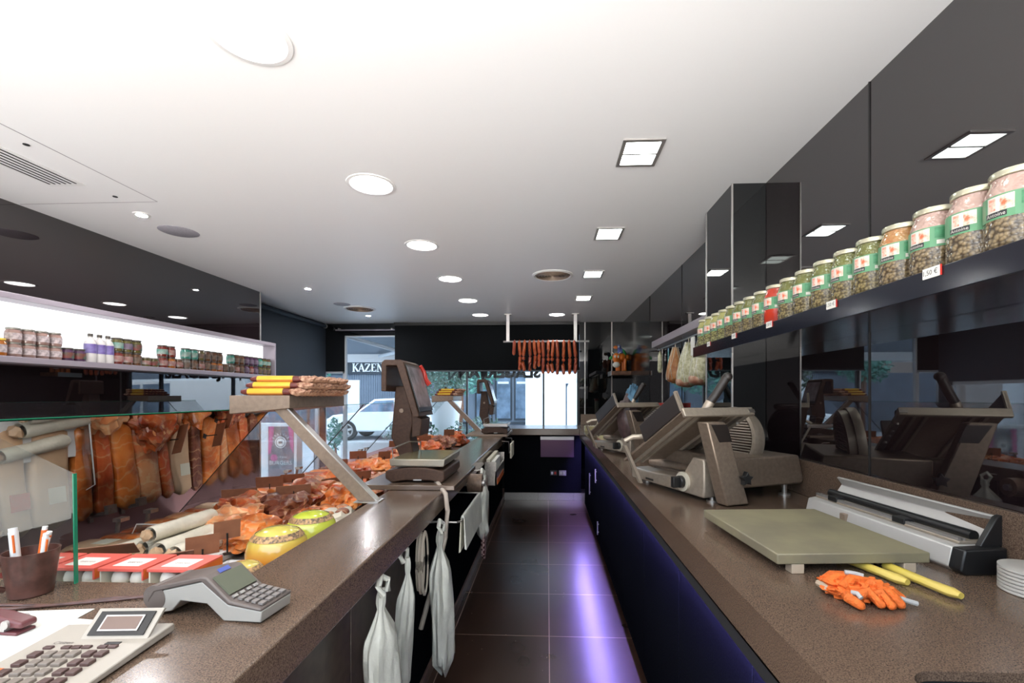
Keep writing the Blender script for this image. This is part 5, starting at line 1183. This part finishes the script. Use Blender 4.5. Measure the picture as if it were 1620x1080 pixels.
def serif(x, z): stroke(x-.055, z, x+.055, z, .018)
LX_, LZ, LH = -8.22, 2.475, .34
def kz(k, x):
    b_, t_ = LZ, LZ+LH
    if k == 'K': stroke(x+.05,b_,x+.05,t_,TK); stroke(x+.07,b_+.15,x+.22,t_,TN); stroke(x+.11,b_+.19,x+.24,b_,TK); [serif(*q) for q in ((x+.05,b_),(x+.05,t_),(x+.22,t_),(x+.245,b_))]
    if k == 'A': stroke(x+.03,b_,x+.135,t_,TN); stroke(x+.125,t_,x+.24,b_,TK); stroke(x+.07,b_+.11,x+.2,b_+.11,TN*.8); serif(x+.03,b_); serif(x+.24,b_)
    if k == 'Z': stroke(x+.02,t_-.013,x+.23,t_-.013,TN); stroke(x+.22,t_-.02,x+.03,b_+.02,TK); stroke(x+.02,b_+.013,x+.24,b_+.013,TN); stroke(x+.025,t_,x+.025,t_-.08,.02); stroke(x+.235,b_,x+.235,b_+.08,.02)
    if k == 'E': stroke(x+.05,b_,x+.05,t_,TK); stroke(x+.0,t_-.012,x+.20,t_-.012,TN); stroke(x+.05,b_+.18,x+.16,b_+.18,TN); stroke(x+.0,b_+.012,x+.21,b_+.012,TN); stroke(x+.195,t_,x+.195,t_-.08,.02); stroke(x+.205,b_,x+.205,b_+.08,.02)
    if k == 'N': stroke(x+.05,b_,x+.05,t_,TN); stroke(x+.05,t_,x+.23,b_,TK); stroke(x+.23,b_,x+.23,t_,TN); serif(x+.05,b_); serif(x+.04,t_); serif(x+.23,t_)
for k, x in zip('KAZEN', (0,.245,.52,.80,1.035)): kz(k, LX_+x)
mb.done('lettering', FW, o, w=True, smooth=False)
# glazed building and white wall to the right
o = thing('office_building', 'blue-grey glazed building across the street left of the white wall', 'building', (-2, 16.2, 0))
MB().box(-4.2,17,0,-.66,18,7).done('wall', FM, o, w=True)
BGm = mat('blue_pane', (.16,.22,.30), .15, var=.3, vscale=3)
for (a, b_, c, d) in ((-1.95,-1.32,.55,2.2),(-1.24,-.70,.55,2.2),(-2.7,-2.05,.4,2.2)):
    f = MB().box(a,16.93,c,b_,17,d).done('window', FD, o, w=True); MB().box(a+.06,16.91,c+.06,b_-.06,16.93,d-.06).done('pane', BGm, f, w=True); MB().box(a+.1,16.9,d-.3,b_-.12,16.912,d-.22).done('blind', FW, f, w=True)
MB().box(-3.5,16.9,2.2,-.68,16.99,2.32).box(-3.5,16.9,.40,-.68,16.99,.47).done('ledge', FD, o, w=True)
o = thing('white_wall_building', 'bright white building wall with one tall narrow window', 'building', (.1, 15.5, 0))
MB().box(-.72,15,0,.60,17,2.22).box(.60,15,1.86,1.2,17,2.22).box(.60,15,0,1.2,17,.44).box(.775,15,.44,1.2,17,1.86).box(-.72,15,2.22,.78,17,2.24).done('wall', FW, o, w=True)
MB().box(.60,15.1,.44,.775,15.14,1.86).done('window', mat('narrow_pane', (.12,.155,.20), .8, spec=.1), o, w=True); MB().box(.60,15.09,1.22,.775,15.1,1.24).done('window_bar', FD, o, w=True)
MB().box(-.35,14.9,.40,.45,15,.43).done('step', FG, o, w=True)
o = thing('street_building', 'plain dark grey house block behind the white wall', 'building', (4, 20, 0)); MB().box(-.72,18.5,0,12,21,2.6).box(-.72,18.8,2.6,12,21,7).done('wall', FM, o, w=True)
for x in (2.5,4.5,6.5): MB().box(x,18.45,.6,x+1,18.5,2.2).done('window', BGm, o, w=True)
o = thing('street_building', 'pale house block on the far left seen through the side window', 'building', (-13, 9, 0)); MB().box(-16,2,0,-12,15,6).done('wall', FW, o, w=True)
for y in (4,6.5,9,11.5): MB().box(-12,y,.7,-11.95,y+1.2,2.4).done('window', BGm, o, w=True)
# awning over the shop window outside
o = thing('awning', 'grey street awning with white folding arms outside the shop window', 'awning', (-3, 8, 2.3))
MB().prism([(7.3,2.72),(9.2,2.30),(9.2,2.315),(7.3,2.735)], -5.2, -.6, 'X').done('fabric', mat('awning_grey', (.16,.19,.23), .7), o, smooth=False, w=True)
MB().box(-5.2,9.18,2.14,-.6,9.22,2.31).done('front_bar', FW, o, w=True)
def arm(p): MB().tube(p, .035, 8).done('arm', M['window_frame'], o, w=True)
arm([(-3.45,7.35,2.47),(-2.62,7.95,2.24)]); arm([(-2.62,7.95,2.24),(-3.42,9.15,2.26)])
# cars
def car(name, lab, loc, rz, body, van=False):
    t = thing(name, lab, 'car' if not van else 'van', loc, rz)
    if van: side = [(-2.3,.30),(2.25,.30),(2.30,.9),(2.0,1.05),(1.5,1.86),(-2.2,1.92),(-2.3,1.7)]; gl = [(-.2,1.05),(1.75,1.05),(1.38,1.72),(-.2,1.78)]; hw = .92
    else: side = [(-2.1,.30),(2.1,.28),(2.16,.62),(1.85,.83),(1.05,.93),(.45,1.36),(-.9,1.42),(-1.75,1.02),(-2.12,.92)]; gl = [(-1.45,.97),(.95,.94),(.40,1.31),(-.85,1.36)]; hw = .86
    MB().prism(side, -hw, hw, 'Y').done('body', body, t, bevel=.06)
    m = MB(); m.prism(gl, -hw-.006, hw+.006, 'Y')
    if van: m.verts_faces([(2.02,-.78,1.08),(2.02,.78,1.08),(1.53,.74,1.80),(1.53,-.74,1.80)], [(0,1,2,3)])
    m.done('windows', BGm, t, bevel=.01)
    m = MB(); m.box(-.28,-hw-.012,.9,-.22,hw+.012,1.4) if not van else m.box(.55,-hw-.012,1.0,.62,hw+.012,1.8); m.done('pillar', body, t)
    for x in (-1.32,1.36):
        for s in (-1,1):
            w_ = MB().lathe([(.0,-.09),(.22,-.09),(.31,-.10),(.33,-.06),(.33,.06),(.31,.10),(0,.10)], 28, Matrix.Translation((x,s*(hw-.07),.33)) @ Matrix.Rotation(PI/2,4,'X')).done('wheel', M['black_matte'], t)
            q = MB()
            for k in range(5):
                a = 2*PI*k/5; q.box(-.035,.03,-.02,.035,.215,.02, Matrix.Translation((x,s*(hw+.035),.33)) @ Matrix.Rotation(PI/2,4,'X') @ Matrix.Rotation(a,4,'Z'))
            q.lathe([(.19,-.02),(.225,-.02),(.225,.02),(.19,.02)], 28, Matrix.Translation((x,s*(hw+.035),.33)) @ Matrix.Rotation(PI/2,4,'X')); q.done('rim', M['alu'], w_)
    MB().box(2.08 if not van else 2.24,-.7,.55,2.17 if not van else 2.31,-.4,.72).box(2.08 if not van else 2.24,.4,.55,2.17 if not van else 2.31,.7,.72).done('headlight', M['alu'], t)
    return t
CW = mat('car_white', (.80,.83,.86), .25, coat=.6)
car('car', 'white car parked across the street beneath the dark shop sign', (-5.25, 15.6, -.02), PI, CW)
car('van', 'white van on the street, mirrored in the black left wall', (2.9, 11.6, -.02), PI/2*.0+.1, CW, True)
o = thing('planter_wall', 'low white planter wall outside the left shop window, below the parked car', 'wall', (-2.6, 8.3, -.02)); MB().box(-3.80,8.2,-.02,-1.2,8.5,.60).done('block', FW, o, w=True, bevel=.01)
# planters and trees
GF = mat('leaf_green', (.06,.15,.09), .5, col2=(.30,.40,.36), vscale=4); GF2 = mat('leaf_teal', (.05,.22,.16), .5, col2=(.2,.42,.36), vscale=5)
def foliage(c, rad, n, size, seed):
    rnd = random.Random(seed); m = MB()
    for _ in range(n):
        while True:
            p = Vector((rnd.uniform(-1,1), rnd.uniform(-1,1), rnd.uniform(-1,1)))
            if p.length < 1: break
        q = Vector((p.x*rad[0], p.y*rad[1], p.z*rad[2])) + Vector(c)
        e = Euler((rnd.uniform(-1.2,1.2), rnd.uniform(-1.2,1.2), rnd.uniform(0,6.3))).to_matrix()
        s = size*rnd.uniform(.6,1.3)
        pts = [(-s,0,0),(0,-s*.42,s*.1),(s,0,0),(0,s*.42,s*.1)]
        m.verts_faces([e @ Vector(v) + q for v in pts], [(0,1,2,3)])
    return m
def plant(name, lab, cat, loc, pot, fol, n, size, m_, trunk, seed):
    t = thing(name, lab, cat, loc)
    if pot: MB().lathe([(0,0),(pot[0]*.40,0),(pot[0],pot[1]),(pot[0]*.93,pot[1]),(pot[0]*.9,pot[1]-.06),(0,pot[1]-.06)], 32).done('pot', FW, t)
    if trunk: MB().tube([(0,0,trunk[0]),(.03,.02,(trunk[0]+trunk[1])/2),(0,0,trunk[1])], trunk[2], 8).done('trunk', WD, t)
    foliage(fol[0], fol[1], n, size, seed).done('leaves', m_, t, smooth=False)
plant('planter_tree', 'bushy tree in a large white tapered planter outside the window', 'planter', (-2.17, 9.6, -.02), (.35,1.36), ((-.15,0,2.02),(.75,.6,.62)), 1500, .065, GF, (1.2,1.8,.05), 1)
plant('planter_shrub', 'low leafy shrub outside below the window, right of the white planter', 'shrub', (-1.35, 9.1, -.02), None, ((0,0,.62),(.75,.35,.45)), 900, .05, GF, (0,.5,.03), 2)
plant('planter_shrub', 'low leafy shrub outside below the window, left of the white planter', 'shrub', (-2.75, 9.1, -.02), None, ((0,0,.60),(.6,.35,.42)), 800, .05, GF, (0,.5,.03), 3)
plant('planter_shrub', 'small olive plant outside beside the white window ledge', 'shrub', (-3.95, 8.3, -.02), None, ((0,0,.75),(.14,.14,.32)), 260, .04, GF2, (0,.6,.02), 4)
plant('street_tree', 'teal-leaved tree far down the street on the left', 'tree', (-9.3, 17.3, -.02), None, ((0,0,2.5),(.85,.8,.6)), 900, .10, GF2, (0,2.2,.09), 5)
plant('street_tree', 'green street tree behind the planter', 'tree', (-3.0, 15.6, -.02), None, ((0,0,2.6),(1.6,1.0,1.1)), 1700, .11, GF2, (0,2.0,.09), 6)
